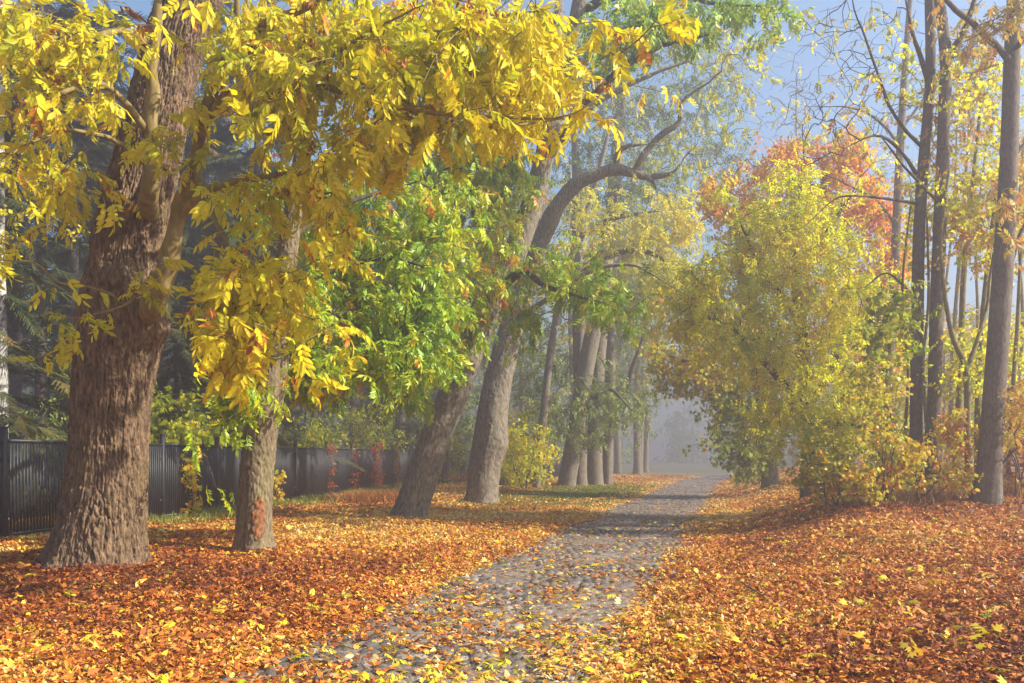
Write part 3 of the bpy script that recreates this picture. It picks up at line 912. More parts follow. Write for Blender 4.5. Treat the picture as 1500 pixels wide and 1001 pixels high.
# ---- generic tree
def tree(name, label, base, pts, limbs, blobs, bark='bark_grey', leaf='leaf_green', tmpl=ASH, per=4, size=.28, group=None, seed=1,
         nth=56, dz=.05, amp=.018, cell=(.06, .22), flare=.08, wob=.05, lumps=(), twig='twig', r0=.004, tint=(.45, .2), clump=.25,
         droop=.5, spread=.7, att=.4, keep=1., shift=None, step=.24, gwob=.13, up=.12, extra=None, cat='tree', maxr=.045, jump=.3):
    g = G(*base) if len(base) == 2 else np.array(base)
    D0 = g[1]
    root = thing(name, label, cat, group, g)
    P = np.array([[*W(q[0], q[1], D0 + (q[3] if len(q) > 3 else 0)), q[2] * (D0 + (q[3] if len(q) > 3 else 0)) / F] for q in pts])
    P[0, 2] = g[2] - .12
    tk = bark_trunk('trunk', P, root, M[bark], nth, dz, amp, cell, flare, lumps, seed, wob); tk.location = -g
    Tr = Tree(seed)
    Tr.path(P, None, jump, att_from=att, skip=True)
    ends = []
    for L_ in limbs:
        ids = Tr.path(np.array([[*W(a, b, D0 + d), rr * (.8 if bark == 'bark_smooth' else 1) * D0 / F] for a, b, d, rr in L_]), 'near', .2, .15)
        e_, d_ = Tr.p[ids[-1]], Tr.d[ids[-1]]
        ends.append(e_ + d_ * Tr.r.uniform(.15, 1.1, (9, 1)) + Tr.r.normal(0, .33, (9, 3)))
    if ends: Tr.grow(np.concatenate(ends), .16, .14, .1)
    if blobs:
        T_ = np.concatenate([blob(Tr.r, cx, cy, rx, ry, D0 + d, dD, n_) for (cx, cy, rx, ry, d, dD, n_) in blobs])
        T_[:, 2] = np.maximum(T_[:, 2], height(T_[:, 0], T_[:, 1]) + .15)
        Tr.grow(T_, step, gwob, up)
        if keep > 0:
            c = Tr.leaves('crown', M[leaf], root, tmpl, per, size, droop, spread, .35, .5, tint, clump, keep, shift=shift); c.location = -g
        if extra: extra(Tr, root, g)
    if limbs or blobs:
        w = Tr.wood('branchwork', M[twig], root, r0, maxr)
        if w: w.location = -g
    return root, Tr


# ---- second tree, slim, scarred bark, green leaves
t2, _ = tree('ash_tree', 'slim mossy trunk with a rusty bark scar just right of the huge trunk', (371, 811),
     [(371, 822, 26), (371, 808, 25), (372, 760, 24), (376, 700, 24), (382, 640, 24), (393, 580, 23), (402, 520, 21), (410, 450, 18), (424, 350, 14), (440, 240, 11), (455, 140, 8), (470, 40, 6)],
     [[(395, 560, 0, 9), (430, 500, .3, 7), (480, 470, .5, 5), (560, 440, .8, 3)], [(400, 540, 0, 7), (365, 520, -.5, 5), (350, 560, -.8, 3)],
      [(410, 450, 0, 8), (470, 400, .6, 6), (560, 380, 1, 4), (620, 390, 1.2, 3)], [(424, 350, 0, 7), (500, 300, .8, 5), (600, 270, 1.3, 3)]],
     [(470, 540, 75, 50, .6, .8, 105), (580, 525, 100, 52, 1, 1, 140), (540, 440, 110, 70, 1.2, 1, 150), (630, 330, 110, 90, 1.6, 1.2, 150), (345, 590, 30, 50, -.8, .3, 26), (450, 450, 60, 70, .4, .8, 60),
      (500, 330, 80, 70, 1.5, 1, 60), (640, 450, 60, 50, 1.4, .8, 60), (420, 300, 120, 70, 2, 1, 70)],
     'bark_mossy', 'leaf_green', ASH, 4, .26, None, 12, 150, .02, .02, (.04, .13), .12, .05,
     [(-1.2, .75, .45, .35, .02), (-.2, .2, .5, .2, .05), (-1.9, .6, .15, .5, -.03)], tint=(.48, .19), att=.42, clump=.32)
M['scar'] = plain_mat('bare_rusty_wood', (.10, .05, .028), (.34, .13, .045), 16, .8, .2, .5)
g2 = np.array(t2.location); sc_ = []
for q in range(15):
    f = q / 14; zc = .22 + .62 * f; wdt = (.44 + .12 * math.sin(q * 2.3)) * math.sin(math.pi * (.06 + .9 * f)) ** .7
    cxw = W(371 + 3 * f, 800, g2[1])[0] - g2[0]
    for k_ in range(11):
        a_ = -1.05 + wdt * (k_ / 10 - .5) * 2 * (1 + .12 * math.sin(q * 1.7)); e_ = abs(k_ / 5 - 1)
        rr_ = .262 + .028 * (1 - f) + .008 * math.sin(q * 2.1 + k_) + .006 * (1 - e_ ** 3) - .04 * (e_ > .95) + .012 * math.sin(k_ * 4.1 + q * 1.3)
        sc_.append((cxw + rr_ * math.cos(a_), rr_ * math.sin(a_), zc))
ii = np.arange(14)[:, None] * 11; jj = np.arange(10)[None]
obj('bark_scar', np.array(sc_), [np.stack([ii + jj, ii + jj + 1, ii + jj + 12, ii + jj + 11], -1).reshape(-1, 4)], M['scar'], t2, smooth=True)
# ---- third, leaning
tree('ash_tree', 'pale trunk leaning right over the orange leaves, in front of the fence end', (601, 758),
     [(601, 768, 25), (601, 755, 24), (618, 700, 23), (643, 630, 22), (668, 570, 21), (692, 500, 21), (716, 440, 21), (748, 385, 18), (776, 310, 16), (800, 220, 14, -.2), (822, 120, 13, -.3), (846, 20, 11, -.5), (862, -80, 9, -.8), (880, -180, 6, -1)],
     [[(690, 470, 0, 8), (640, 430, -1, 6), (590, 385, -2, 5)], [(716, 440, 0, 9), (760, 400, -1, 6), (800, 420, -1.8, 4), (870, 440, -2.5, 3)],
      [(790, 250, 0, 8), (850, 160, -1, 6), (940, 80, -2, 5), (1040, 50, -2.6, 3)], [(830, 80, 0, 7), (780, 60, -1, 5), (730, 40, -2, 3)], [(845, 20, 0, 7), (920, -10, -1.5, 5), (1050, 5, -2.5, 3), (1120, 10, -2.8, 2)],
      [(748, 385, 0, 7), (700, 330, -1.4, 5), (690, 270, -2, 3)]],
     [(690, 410, 80, 80, -1.2, 1.2, 120), (600, 580, 70, 26, -1.4, .8, 34), (725, 275, 70, 90, -1.2, 1.2, 130), (680, 230, 90, 60, -1.4, 1.2, 90), (820, 70, 130, 55, -1.4, 1.2, 120), (960, 30, 120, 50, -2.2, 1, 120), (1070, 10, 70, 32, -2.6, .8, 40),
      (860, 420, 70, 60, -2, .8, 70), (650, 510, 60, 50, -1.4, .8, 60), (760, 470, 50, 50, -1.2, .8, 30), (800, 390, 60, 50, -1, .8, 44), (640, 300, 70, 60, -1, 1, 60)],
     'bark_grey', 'leaf_green', ASH, 4, .30, None, 15, 110, .028, .022, (.055, .2), .12, .05, tint=(.52, .2), att=.55, clump=.32)


# ---- fourth, big arching limb
def yellow_side(Tr, root, g):
    pass


tree('ash_tree', 'thick bulging grey trunk with one limb arching over the road like a hook', (705, 738),
     [(705, 746, 24), (705, 735, 23), (710, 690, 23), (718, 640, 24), (724, 590, 22), (738, 520, 19), (752, 470, 17), (772, 410, 15), (784, 340, 13), (792, 250, 11), (806, 150, 9), (815, 60, 7), (822, -40, 5)],
     [[(770, 415, 0, 14), (790, 362, -.6, 13), (818, 302, -1, 12.5), (850, 266, -1.2, 11.5), (895, 250, -1.3, 10.5), (932, 255, -1.4, 9), (955, 265, -1.5, 6.5), (962, 276, -1.5, 4)],
      [(903, 251, -1.3, 5), (903, 228, -1.3, 4.4), (912, 217, -1.3, 4), (945, 212, -1.4, 2.6)], [(932, 252, -1.4, 6), (942, 228, -1.5, 5), (965, 200, -1.6, 4.6), (995, 180, -1.7, 4), (998, 150, -1.8, 3), (1040, 120, -2, 2.4)],
      [(944, 259, -1.4, 4.4), (970, 258, -1.5, 4), (985, 254, -1.6, 3), (998, 240, -1.6, 2)], [(752, 470, 0, 6), (800, 440, -1, 4), (860, 400, -1.5, 3.6), (930, 390, -1.8, 3), (1000, 430, -2, 2)],
      [(792, 250, 0, 6), (850, 170, -.6, 5), (930, 120, -1, 4), (1010, 90, -1.2, 3)]],
     [(900, 190, 110, 80, -1, 1.6, 60), (1010, 160, 80, 110, -1.6, 1.4, 120), (1070, 230, 60, 60, -1.8, 1, 46), (1060, 60, 90, 60, -1.5, 1.4, 120), (1085, 130, 70, 90, -1.8, 1.4, 130), (1020, 260, 70, 50, -1.6, 1, 50), (900, 120, 90, 60, -.8, 1.2, 50)],
     'bark_grey', 'leaf_lime', ASH, 1, .26, None, 18, 120, .03, .024, (.06, .2), .16, .06,
     [(-.4, 1.9, .7, .35, .10), (2.6, 1.3, .6, .5, .05)], tint=(.5, .2), att=.5, keep=.5, gwob=.2, up=.2, twig='bark_grey')
# ---- yellow pale tree behind the fourth trunk, over the road
tree('ash_tree', 'pale yellow leafy tree rising behind the hooked limb over the lane', (786, 716),
     [(786, 720, 6), (787, 700, 6), (795, 620, 6), (806, 520, 5.5), (822, 430, 5), (845, 350, 4.5), (870, 280, 4), (890, 200, 3)],
     [[(822, 430, 0, 6), (880, 380, -1, 4.6), (950, 370, -2, 4), (1010, 420, -2.5, 3)], [(845, 350, 0, 5), (900, 320, -1, 4), (960, 310, -1.6, 3)]],
     [(930, 350, 90, 75, -1.5, 1.6, 210), (985, 420, 62, 65, -2.4, 1.2, 180), (870, 330, 80, 70, -1, 1.2, 80), (890, 440, 60, 50, -1.6, 1, 60), (1000, 330, 50, 60, -2, 1, 50), (950, 490, 40, 30, -2.2, .8, 20)],
     'bark_far', 'leaf_lime', ASH_LOW, 5, .36, None, 21, 28, .1, .01, (.07, .25), .05, .05, tint=(.55, .15), att=.5)
# ---- far row in the fog
row = [((830, 713), [(830, 718, 13.5), (831, 705, 13), (840, 650, 12.5), (850, 590, 12), (862, 520, 12), (878, 440, 11), (890, 350, 9), (905, 250, 7), (915, 120, 4)], 'leaning fog-grey trunk, left end of the four trunks close together in the mist'),
       ((849, 712), [(849, 716, 11), (849, 700, 10.5), (850, 640, 10), (850, 570, 10), (848, 480, 9.5), (846, 380, 8.5), (845, 280, 7), (840, 150, 4)], 'upright fog-grey trunk, second from the left of the four trunks in the mist'),
       ((871, 712), [(871, 716, 12.5), (871, 700, 12), (871, 640, 11), (873, 570, 10.5), (880, 490, 10), (888, 400, 9), (895, 300, 7), (905, 160, 4)], 'upright fog-grey trunk, third from the left of the four trunks in the mist'),
       ((889, 711), [(889, 715, 8.5), (889, 700, 8), (891, 640, 7.5), (894, 560, 7.5), (893, 480, 7), (894, 390, 6.5), (900, 300, 5), (905, 180, 3)], 'slim fog-grey trunk, right end of the four trunks in the mist')]
for k_, (b, pts, lab) in enumerate(row):
    tree('row_tree', lab, b, pts,
         [[(860, 600, -.5, 4), (890, 570, -1, 3), (925, 600, -1.6, 2)]] if k_ == 0 else ([[(890, 640, 0, 5), (908, 590, -.4, 4.5), (925, 545, -.7, 4), (945, 480, -1, 3)]] if k_ == 3 else []),
         [[(850, 610, 70, 55, -1, 1.5, 110), (790, 560, 50, 60, 0, 1.5, 50), (930, 260, 100, 90, -1, 2, 150), (900, 110, 90, 80, -.5, 2, 110)], [(830, 520, 60, 70, 1, 1.5, 60), (850, 250, 90, 100, 0, 2, 130), (830, 100, 90, 80, 0, 2, 90), (740, 400, 80, 90, .5, 2, 60)],
          [(885, 580, 45, 55, -1, 1.2, 70), (950, 180, 110, 90, 0, 2, 150), (1040, 120, 70, 70, 0, 1.6, 80), (980, 70, 90, 40, 0, 1.6, 60)], [(925, 590, 40, 50, -1, 1.4, 60), (920, 480, 40, 60, 0, 1.5, 40), (1000, 300, 60, 90, 0, 2, 130), (1060, 220, 50, 80, .5, 1.6, 80), (950, 400, 60, 60, .5, 2, 60)]][k_],
         'bark_far', 'leaf_olive', ASH_LOW, 4, .42, 'fog-grey trunks of the left-hand row', 30 + k_, 30, .12, .015, (.08, .3), .12, .04, tint=(.5, .2), att=.3, r0=.007, gwob=.16)
for k_, (px, py) in enumerate([(934, 694)]):
    g = G(px, py)
    sc = 46 / g[1]
    tree('row_tree', ['farthest faint tree of the left row beside the vanishing lane'][k_], (px, py),
         [(px, py + 3, 11 * sc), (px + 1, py - 10, 10 * sc), (px + 4, py - 90, 9 * sc), (px + 9, py - 190, 7 * sc), (px + 15, py - 330, 4 * sc)], [],
         [(px + 10, py - 130, 40, 70, 0, 2, 60), (px + 15, py - 250, 55, 90, 0, 2.5, 90)],
         'bark_far', 'leaf_olive', ASH_LOW, 4, .55, 'fog-grey trunks of the left-hand row', 40 + k_, 20, .2, .01, (.1, .4), .1, .04, tint=(.4, .2), att=.2, r0=.01)

# ================================================================= RIGHT SIDE
tree('ash_tree', 'stout smooth grey trunk standing on the leafy bank at the right edge', (1445, 737),
     [(1444, 744, 21), (1445, 732, 19), (1449, 690, 17), (1455, 600, 15.5), (1462, 500, 14.5), (1469, 400, 13.8), (1475, 300, 12.8), (1479, 200, 11.8), (1482, 100, 11), (1486, 0, 10), (1490, -100, 10), (1494, -200, 7)],
     [[(1480, 92, 0, 7), (1462, 68, -.3, 6), (1430, 42, -.6, 5.4), (1390, 4, -1, 5), (1350, -30, -1.3, 4)], [(1482, 80, 0, 6), (1500, 55, -.4, 5), (1530, 20, -.8, 4)], [(1478, 240, 0, 4), (1510, 200, .4, 3)],
      [(1470, 420, 0, 4), (1500, 330, .2, 3.4), (1530, 270, .4, 3)], [(1460, 690, 0, 2), (1490, 655, -.3, 1.8), (1530, 640, -.5, 1.4)]],
     [(1480, 20, 50, 40, -1, .6, 26), (1400, 60, 70, 60, 0, 1.2, 16), (1500, 300, 40, 130, .5, 1, 34), (1480, 310, 20, 40, -.6, .3, 12), (1500, 600, 40, 60, -.4, .8, 26), (1440, 330, 50, 100, 1, 1, 20)],
     'bark_smooth', 'leaf_rust', ASH, 3, .24, None, 51, 90, .03, .006, (.03, .05), .10, .03, tint=(.22, .2), att=.4, gwob=.2)
tree('ash_tree', 'slender grey trunk forking near the top, right one of the close pair', (1366, 722),
     [(1366, 728, 11), (1366, 715, 10.4), (1366, 650, 10), (1370, 560, 9.8), (1372, 450, 9.4), (1376, 350, 9), (1380, 250, 8.6), (1384, 150, 8.4), (1386, 90, 8.2), (1380, 30, 7.5), (1372, -30, 6.5), (1365, -120, 5)],
     [[(1386, 95, 0, 8), (1398, 70, -.1, 6.5), (1415, 35, -.2, 6), (1432, -20, -.3, 5)], [(1388, 88, 0, 4), (1440, 58, .3, 3.6), (1500, 20, .5, 3)], [(1386, 120, .1, 3.6), (1440, 100, .5, 3), (1490, 90, .8, 2.5)],
      [(1378, 300, 0, 3), (1330, 250, -.6, 2.6), (1290, 200, -1, 2.2)]],
     [(1390, 210, 60, 120, .3, 1, 44), (1410, 330, 60, 70, .5, 1, 40), (1440, 60, 60, 60, .6, 1, 30), (1420, 150, 60, 70, .6, 1, 30)],
     'bark_smooth', 'leaf_rust', ASH, 2, .24, 'close pair of slender trunks', 52, 60, .04, .005, (.03, .05), .05, .03, tint=(.3, .25), att=.45, gwob=.22)
tree('ash_tree', 'slender pale grey trunk, left one of the close pair beside the yellow tree', (1343, 721),
     [(1343, 727, 10), (1343, 715, 9.4), (1342, 600, 8.8), (1344, 450, 8.6), (1346, 350, 8.3), (1352, 250, 7.8), (1359, 170, 7.2), (1363, 100, 6.8), (1362, 0, 7), (1356, -100, 5)],
     [[(1346, 262, 0, 4), (1330, 236, -.2, 3.4), (1308, 210, -.5, 3), (1280, 200, -.8, 2.6), (1238, 218, -1.1, 2)], [(1360, 120, 0, 5), (1340, 60, -.3, 4), (1326, 0, -.5, 3.4)], [(1354, 220, 0, 3.4), (1310, 170, -.4, 3), (1272, 72, -.8, 2.6), (1248, 0, -1, 2)],
      [(1344, 440, 0, 3), (1300, 400, -.5, 2.4), (1270, 420, -.9, 2)], [(1350, 300, 0, 3), (1290, 290, -.6, 2.6), (1230, 290, -1, 2), (1180, 330, -1.2, 1.5)]],
     [(1270, 110, 110, 90, -.8, 1.3, 150), (1200, 60, 70, 60, -1.2, 1, 60), (1300, 30, 80, 40, -.4, 1, 46), (1200, 170, 60, 50, -1.2, 1, 44)],
     'bark_smooth', 'leaf_lime', ASH, 1, .23, 'close pair of slender trunks', 53, 60, .04, .005, (.03, .05), .05, .03, tint=(.55, .25), att=.45, keep=.28, gwob=.30, up=.25)
tree('young_ash_tree', 'thin straight pale stem left of the close pair, in front of the orange crown', (1302, 706),
     [(1302, 712, 6.5), (1302, 690, 6.5), (1303, 530, 6.5), (1310, 400, 6.5), (1317, 250, 5.8), (1323, 140, 5), (1330, 40, 4), (1338, -60, 3)],
     [[(1318, 215, 0, 3), (1290, 180, -.3, 2.4), (1255, 160, -.6, 2), (1190, 155, -.8, 1.4)], [(1312, 330, 0, 3), (1280, 290, -.3, 2.4), (1240, 270, -.5, 2), (1170, 240, -.8, 1.4)], [(1320, 190, 0, 3), (1350, 150, .3, 2.4), (1385, 100, .6, 2)]],
     [(1260, 200, 80, 50, -.4, 1, 60), (1190, 210, 60, 40, -.8, .8, 34), (1310, 140, 50, 80, 0, .8, 40), (1290, 260, 50, 40, -.3, .8, 24)],
     'bark_smooth', 'leaf_lime', ASH, 2, .24, None, 54, 40, .05, .004, (.03, .05), .03, .03, tint=(.6, .2), att=.4, keep=.5, gwob=.26, up=.2)

# saplings between the trunks
sap = [((1419, 728), [(1419, 732, 5), (1417, 640, 4.5), (1415, 545, 4.5), (1396, 495, 3.6), (1384, 430, 3), (1378, 350, 2.4), (1390, 250, 1.6)], [[(1415, 545, 0, 4), (1440, 470, .2, 3), (1455, 380, .4, 2.4), (1462, 280, .5, 1.6)]], 'mossy green sapling that forks left and right, just left of the stout trunk'),
       ((1402, 712), [(1402, 716, 5), (1404, 620, 5), (1408, 520, 4.6), (1412, 400, 4), (1425, 270, 3), (1440, 120, 2)], [], 'straight olive sapling right behind the close pair'),
       ((1388, 706), [(1388, 710, 3.6), (1393, 600, 3.4), (1398, 480, 3), (1410, 330, 2.4), (1420, 180, 1.6)], [], 'thinnest sapling touching the right trunk of the close pair'),
       ((1431, 716), [(1431, 720, 4), (1432, 600, 4), (1438, 480, 3.6), (1450, 360, 3), (1466, 230, 2)], [], 'dark sapling half hidden behind the stout trunk'),
       ((1356, 716), [(1356, 719, 3), (1358, 640, 2.8), (1352, 540, 2.4), (1360, 440, 2), (1358, 320, 1.4)], [], 'thin stem squeezed between the two trunks of the close pair'),
       ((1475, 718), [(1475, 722, 3.4), (1482, 600, 3.2), (1490, 480, 2.8), (1496, 350, 2)], [], 'thin stem to the right of the stout trunk'),
       ((1328, 716), [(1328, 719, 2.6), (1326, 640, 2.5), (1330, 540, 2.2), (1322, 420, 1.8), (1334, 300, 1.2)], [], 'thin stem just left of the close pair, lost in the golden bush'),
       ((1412, 708), [(1412, 711, 2.6), (1420, 600, 2.4), (1432, 480, 2.2), (1430, 350, 1.8), (1446, 200, 1.2)], [], 'leaning thin stem crossing behind the forked sapling'),
       ((1376, 700), [(1376, 703, 2.4), (1384, 580, 2.2), (1382, 460, 2), (1396, 320, 1.6), (1402, 180, 1.1)], [], 'faint thin stem directly behind the right trunk of the close pair'),
       ((1492, 712), [(1492, 715, 3), (1490, 600, 2.8), (1498, 470, 2.4), (1492, 330, 1.8), (1500, 200, 1.2)], [], 'outermost thin stem at the right edge of the view')]
for k_, (b, pts, lb, lab) in enumerate(sap):
    cx = pts[3][0]
    tree('sapling', lab, b, pts, lb, [(cx + 15, 520, 55, 90, .2, .7, 44), (cx + 15, 300, 55, 110, .2, .7, 56), (cx + 20, 130, 50, 90, .2, .7, 26), (cx, 640, 40, 40, 0, .5, 16)],
         'twig_green', ['leaf_maple', 'leaf_shrub', 'leaf_rust', 'leaf_maple', 'leaf_shrub', 'leaf_maple'][k_ % 6], MAPLE, 2, .25, 'saplings on the right bank', 60 + k_, 14, .08, .002, (.02, .06), .0, .02,
         twig='twig_green', tint=(.4, .22), att=.3, cat='sapling', r0=.0035, gwob=.16)

# the yellow tree over the lane, its darker neighbour and the orange crown behind
tree('maple_tree', 'big bright yellow-green tree at the right of the lane', (1188, 728),
     [(1188, 732, 15), (1188, 715, 14), (1186, 640, 12), (1180, 560, 11), (1172, 470, 9), (1166, 380, 7.5), (1170, 320, 5), (1172, 270, 3)],
     [[(1186, 620, 0, 7), (1130, 540, -.6, 5), (1070, 480, -1, 4), (1020, 460, -1.4, 3)], [(1184, 600, 0, 6), (1230, 520, .3, 4.5), (1270, 450, .5, 3)], [(1172, 470, 0, 6), (1120, 400, -.4, 4), (1085, 330, -.6, 3)],
      [(1168, 400, 0, 5), (1220, 330, .2, 4), (1250, 280, .4, 3)], [(1186, 650, 0, 5), (1230, 620, -1, 4), (1290, 640, -1.6, 3)]],
     [(1165, 335, 80, 80, 0, 1.6, 290), (1110, 385, 75, 85, -.4, 1.6, 200), (1180, 430, 110, 90, -.6, 1.8, 300), (1250, 430, 60, 110, 0, 1.4, 170), (1100, 500, 80, 60, -1, 1.4, 170), (1200, 540, 100, 70, -.6, 1.6, 190),
      (1035, 415, 48, 60, -1.3, .9, 100), (1010, 480, 45, 40, -1.5, .8, 60), (1160, 610, 80, 55, -.6, 1.2, 130), (1240, 610, 60, 60, -.6, 1.2, 120), (1160, 262, 45, 40, .2, 1, 40)],
     'bark_far', 'leaf_maple', WILLOW, 3, .34, None, 71, 36, .06, .008, (.05, .2), .06, .04, tint=(.40, .16), att=.25, clump=.3, r0=.004)
tree('maple_tree', 'dark green and bronze tree whose low jagged crown overhangs the lane', (1128, 716),
     [(1128, 720, 13), (1128, 700, 12), (1124, 640, 11), (1115, 560, 10), (1100, 480, 8), (1085, 400, 6), (1080, 330, 4)],
     [[(1124, 640, 0, 7), (1080, 580, -.6, 5), (1030, 540, -1, 4), (975, 520, -1.4, 3)], [(1126, 670, 0, 5), (1100, 640, -1, 4), (1075, 640, -1.4, 3)], [(1110, 540, 0, 6), (1050, 460, -.8, 4), (1000, 440, -1.2, 3)]],
     [(1030, 530, 75, 50, -1, 1.2, 170), (1075, 600, 50, 55, -.8, 1.2, 130), (1100, 660, 45, 40, -.6, 1, 80), (1060, 470, 80, 60, -.4, 1.4, 120), (985, 545, 32, 28, -1.2, .7, 40), (1120, 560, 80, 80, 0, 1.4, 150), (1080, 330, 60, 80, .4, 1.4, 80)],
     'bark_far', 'leaf_under', MAPLE, 3, .42, None, 72, 30, .08, .008, (.06, .2), .08, .04, tint=(.30, .2), shift=lambda p: .42 * sstep(2.6, 5.0, p[:, 2]), att=.25, clump=.3, r0=.005)
tree('maple_tree', 'glowing orange-red crown showing behind the yellow tree', G(1235, 712) + np.array([2.0, 5.0, .1]),
     [(1235, 700, 11), (1235, 680, 11), (1230, 560, 10), (1222, 450, 8), (1212, 350, 6), (1205, 250, 4)],
     [], [(1150, 228, 48, 40, 0, 1.4, 70), (1235, 222, 45, 42, 0, 1.4, 80), (1275, 300, 48, 60, 0, 1.4, 120), (1308, 390, 36, 75, 0, 1.2, 130), (1312, 490, 26, 60, 0, 1, 60), (1100, 290, 50, 60, 0, 1.4, 80), (1200, 300, 70, 70, 0, 1.8, 120), (1045, 290, 36, 40, 0, 1.2, 34), (1250, 470, 70, 90, 0, 1.6, 120)],
     'bark_far', 'leaf_orange', MAPLE_S, 3, .46, None, 73, 20, .1, .008, (.06, .2), .06, .04, tint=(.30, .27), att=.25, r0=.006)
tree('maple_tree', 'small maple with deep green leaves in front of the thin straight stem', (1285, 738),
     [(1285, 742, 3.4), (1288, 680, 3.2), (1296, 600, 3), (1302, 520, 2.6), (1308, 450, 2)], [],
     [(1312, 440, 40, 34, -.2, .5, 34), (1285, 495, 30, 34, -.3, .5, 22), (1335, 480, 24, 30, -.2, .4, 10)],
     'twig_green', 'leaf_under', MAPLE, 2, .34, None, 74, 12, .1, .002, (.03, .08), 0, .02, tint=(.36, .15), att=.5)

# shrubs along the foot of the bank
shr = [((1222, 746), 95, 'leaf_shrub', (.35, .2), 'dark-stemmed bush with yellow-green leaves at the foot of the yellow tree', [(1205, 660, 45, 50, 0, .7, 90), (1230, 690, 45, 40, -.2, .6, 60), (1180, 690, 30, 26, 0, .5, 26)]),
       ((1288, 742), 80, 'leaf_shrub', (.5, .2), 'golden bush with orange leaves left of the close pair of trunks', [(1290, 640, 50, 50, 0, .8, 80), (1275, 570, 50, 55, .2, .8, 70), (1310, 690, 36, 34, -.2, .5, 34), (1265, 700, 34, 26, -.3, .6, 22)]),
       ((1352, 738), 60, 'leaf_shrub', (.66, .2), 'low orange bush at the foot of the close pair of trunks', [(1335, 665, 36, 40, -.3, .6, 36), (1390, 640, 30, 70, .2, .6, 46), (1400, 700, 36, 26, -.2, .5, 22)]),
       ((1500, 730), 80, 'leaf_rust', (.5, .2), 'rusty bush at the right edge behind the stout trunk', [(1510, 680, 50, 45, .6, .8, 90), (1500, 600, 40, 60, .8, .8, 60)]),
       ((1108, 714), 60, 'leaf_under', (.45, .2), 'dim bush where the bank meets the misty lane', [(1110, 690, 34, 22, 0, .8, 70), (1085, 700, 22, 14, 0, .6, 30)])]
for k_, (b, hgt, lf_, tn, lab, bl) in enumerate(shr):
    px, py = b
    g = G(px, py); root = thing('bush', lab, 'bush', 'bushes on the right bank', g)
    Tr = Tree(80 + k_)
    i0 = Tr.add(g + np.array([0, 0, -.1]), -1, .02)
    for q in range(7):
        e = g + np.array([Tr.r.normal(0, .45), Tr.r.normal(0, .35), Tr.r.uniform(.7, 1.5)])
        m = (g + e) / 2 + Tr.r.normal(0, .1, 3)
        s0 = g + np.array([Tr.r.normal(0, .12), Tr.r.normal(0, .12), -.08])
        Tr.path(np.array([[*s0, .016], [*m, .012], [*e, .007]]), None, .15, .2)
    T_ = np.concatenate([blob(Tr.r, a, b_, rx, ry, g[1] + d, dD, n_) for a, b_, rx, ry, d, dD, n_ in bl])
    T_[:, 2] = np.maximum(T_[:, 2], height(T_[:, 0], T_[:, 1]) + .1)
    Tr.grow(T_, .16, .16, .15)
    w = Tr.wood('stems', M['twig'], root, .003, .014); w.name = 'stem_cluster'; w.location = -g
    c = Tr.leaves('foliage', M[lf_], root, MAPLE, 3, .20, .5, .7, .3, .5, tn, .25); c.location = -g

# ---- trees in the haze behind the right bank
far_r = [(1310, 52, 8.5, 'leaf_maple', 'yellow hazy tree far behind the close pair of trunks'), (1395, 44, 8, 'leaf_lime', 'lime hazy tree far behind the saplings'), (1475, 40, 7.5, 'leaf_maple', 'yellow hazy tree far behind the stout trunk'),
         (1560, 46, 9, 'leaf_shrub', 'golden hazy tree past the right edge, partly in view'), (1250, 60, 9, 'leaf_lime', 'lime hazy tree far behind the orange crown'), (1440, 62, 12, 'leaf_olive', 'grey-green tree farthest behind the right bank')]
for k_, (px, D, hh, lf_, lab) in enumerate(far_r):
    x = (px - CX) / F * D; gz = float(height(x, D)); g = np.array([x, D, gz])
    k2 = F / D; py = HY + (CZ - gz) * k2
    tree('far_tree', lab, g, [(px, py, .2 * k2), (px + 2, py - .2 * hh * k2, .17 * k2), (px - 3, py - .5 * hh * k2, .12 * k2), (px + 3, py - .95 * hh * k2, .04 * k2)], [],
         [(px, py - .35 * hh * k2, 1.6 * k2, .22 * hh * k2, 0, 1.5, 90), (px, py - .6 * hh * k2, 2.2 * k2, .25 * hh * k2, 0, 2, 130), (px, py - .85 * hh * k2, 1.4 * k2, .16 * hh * k2, 0, 1.5, 60)],
         'bark_far', lf_, MAPLE_S, 3, .55, 'hazy trees behind the right bank', 90 + k_, 16, .25, .01, (.1, .4), .1, .05, tint=(.45, .2), att=.2, r0=.008)

# tall bare tree, faint against the sky
g = np.array([26., 78., float(height(26., 78.))])
bx = CX + F * g[0] / g[1]; k2 = F / g[1]; py = HY
tree('bare_tree', 'tall faint bare tree against the blue sky above the orange crown', g, [(bx, py + 10, .35 * k2), (bx, py - 100, .3 * k2), (bx + 4, py - 300, .2 * k2), (bx, py - 470, .1 * k2), (bx, py - 560, .03 * k2)], [],
     [(bx, 200, 60, 90, 0, 4, 160), (bx - 10, 320, 70, 90, 0, 4, 120), (bx, 130, 40, 50, 0, 3, 70)], 'bark_far', 'leaf_olive', ASH_LOW, 1, .5, None, 99, 16, .4, .01, (.1, .4), .1, .05, keep=0, r0=.018, gwob=.2, up=.35, att=.3)

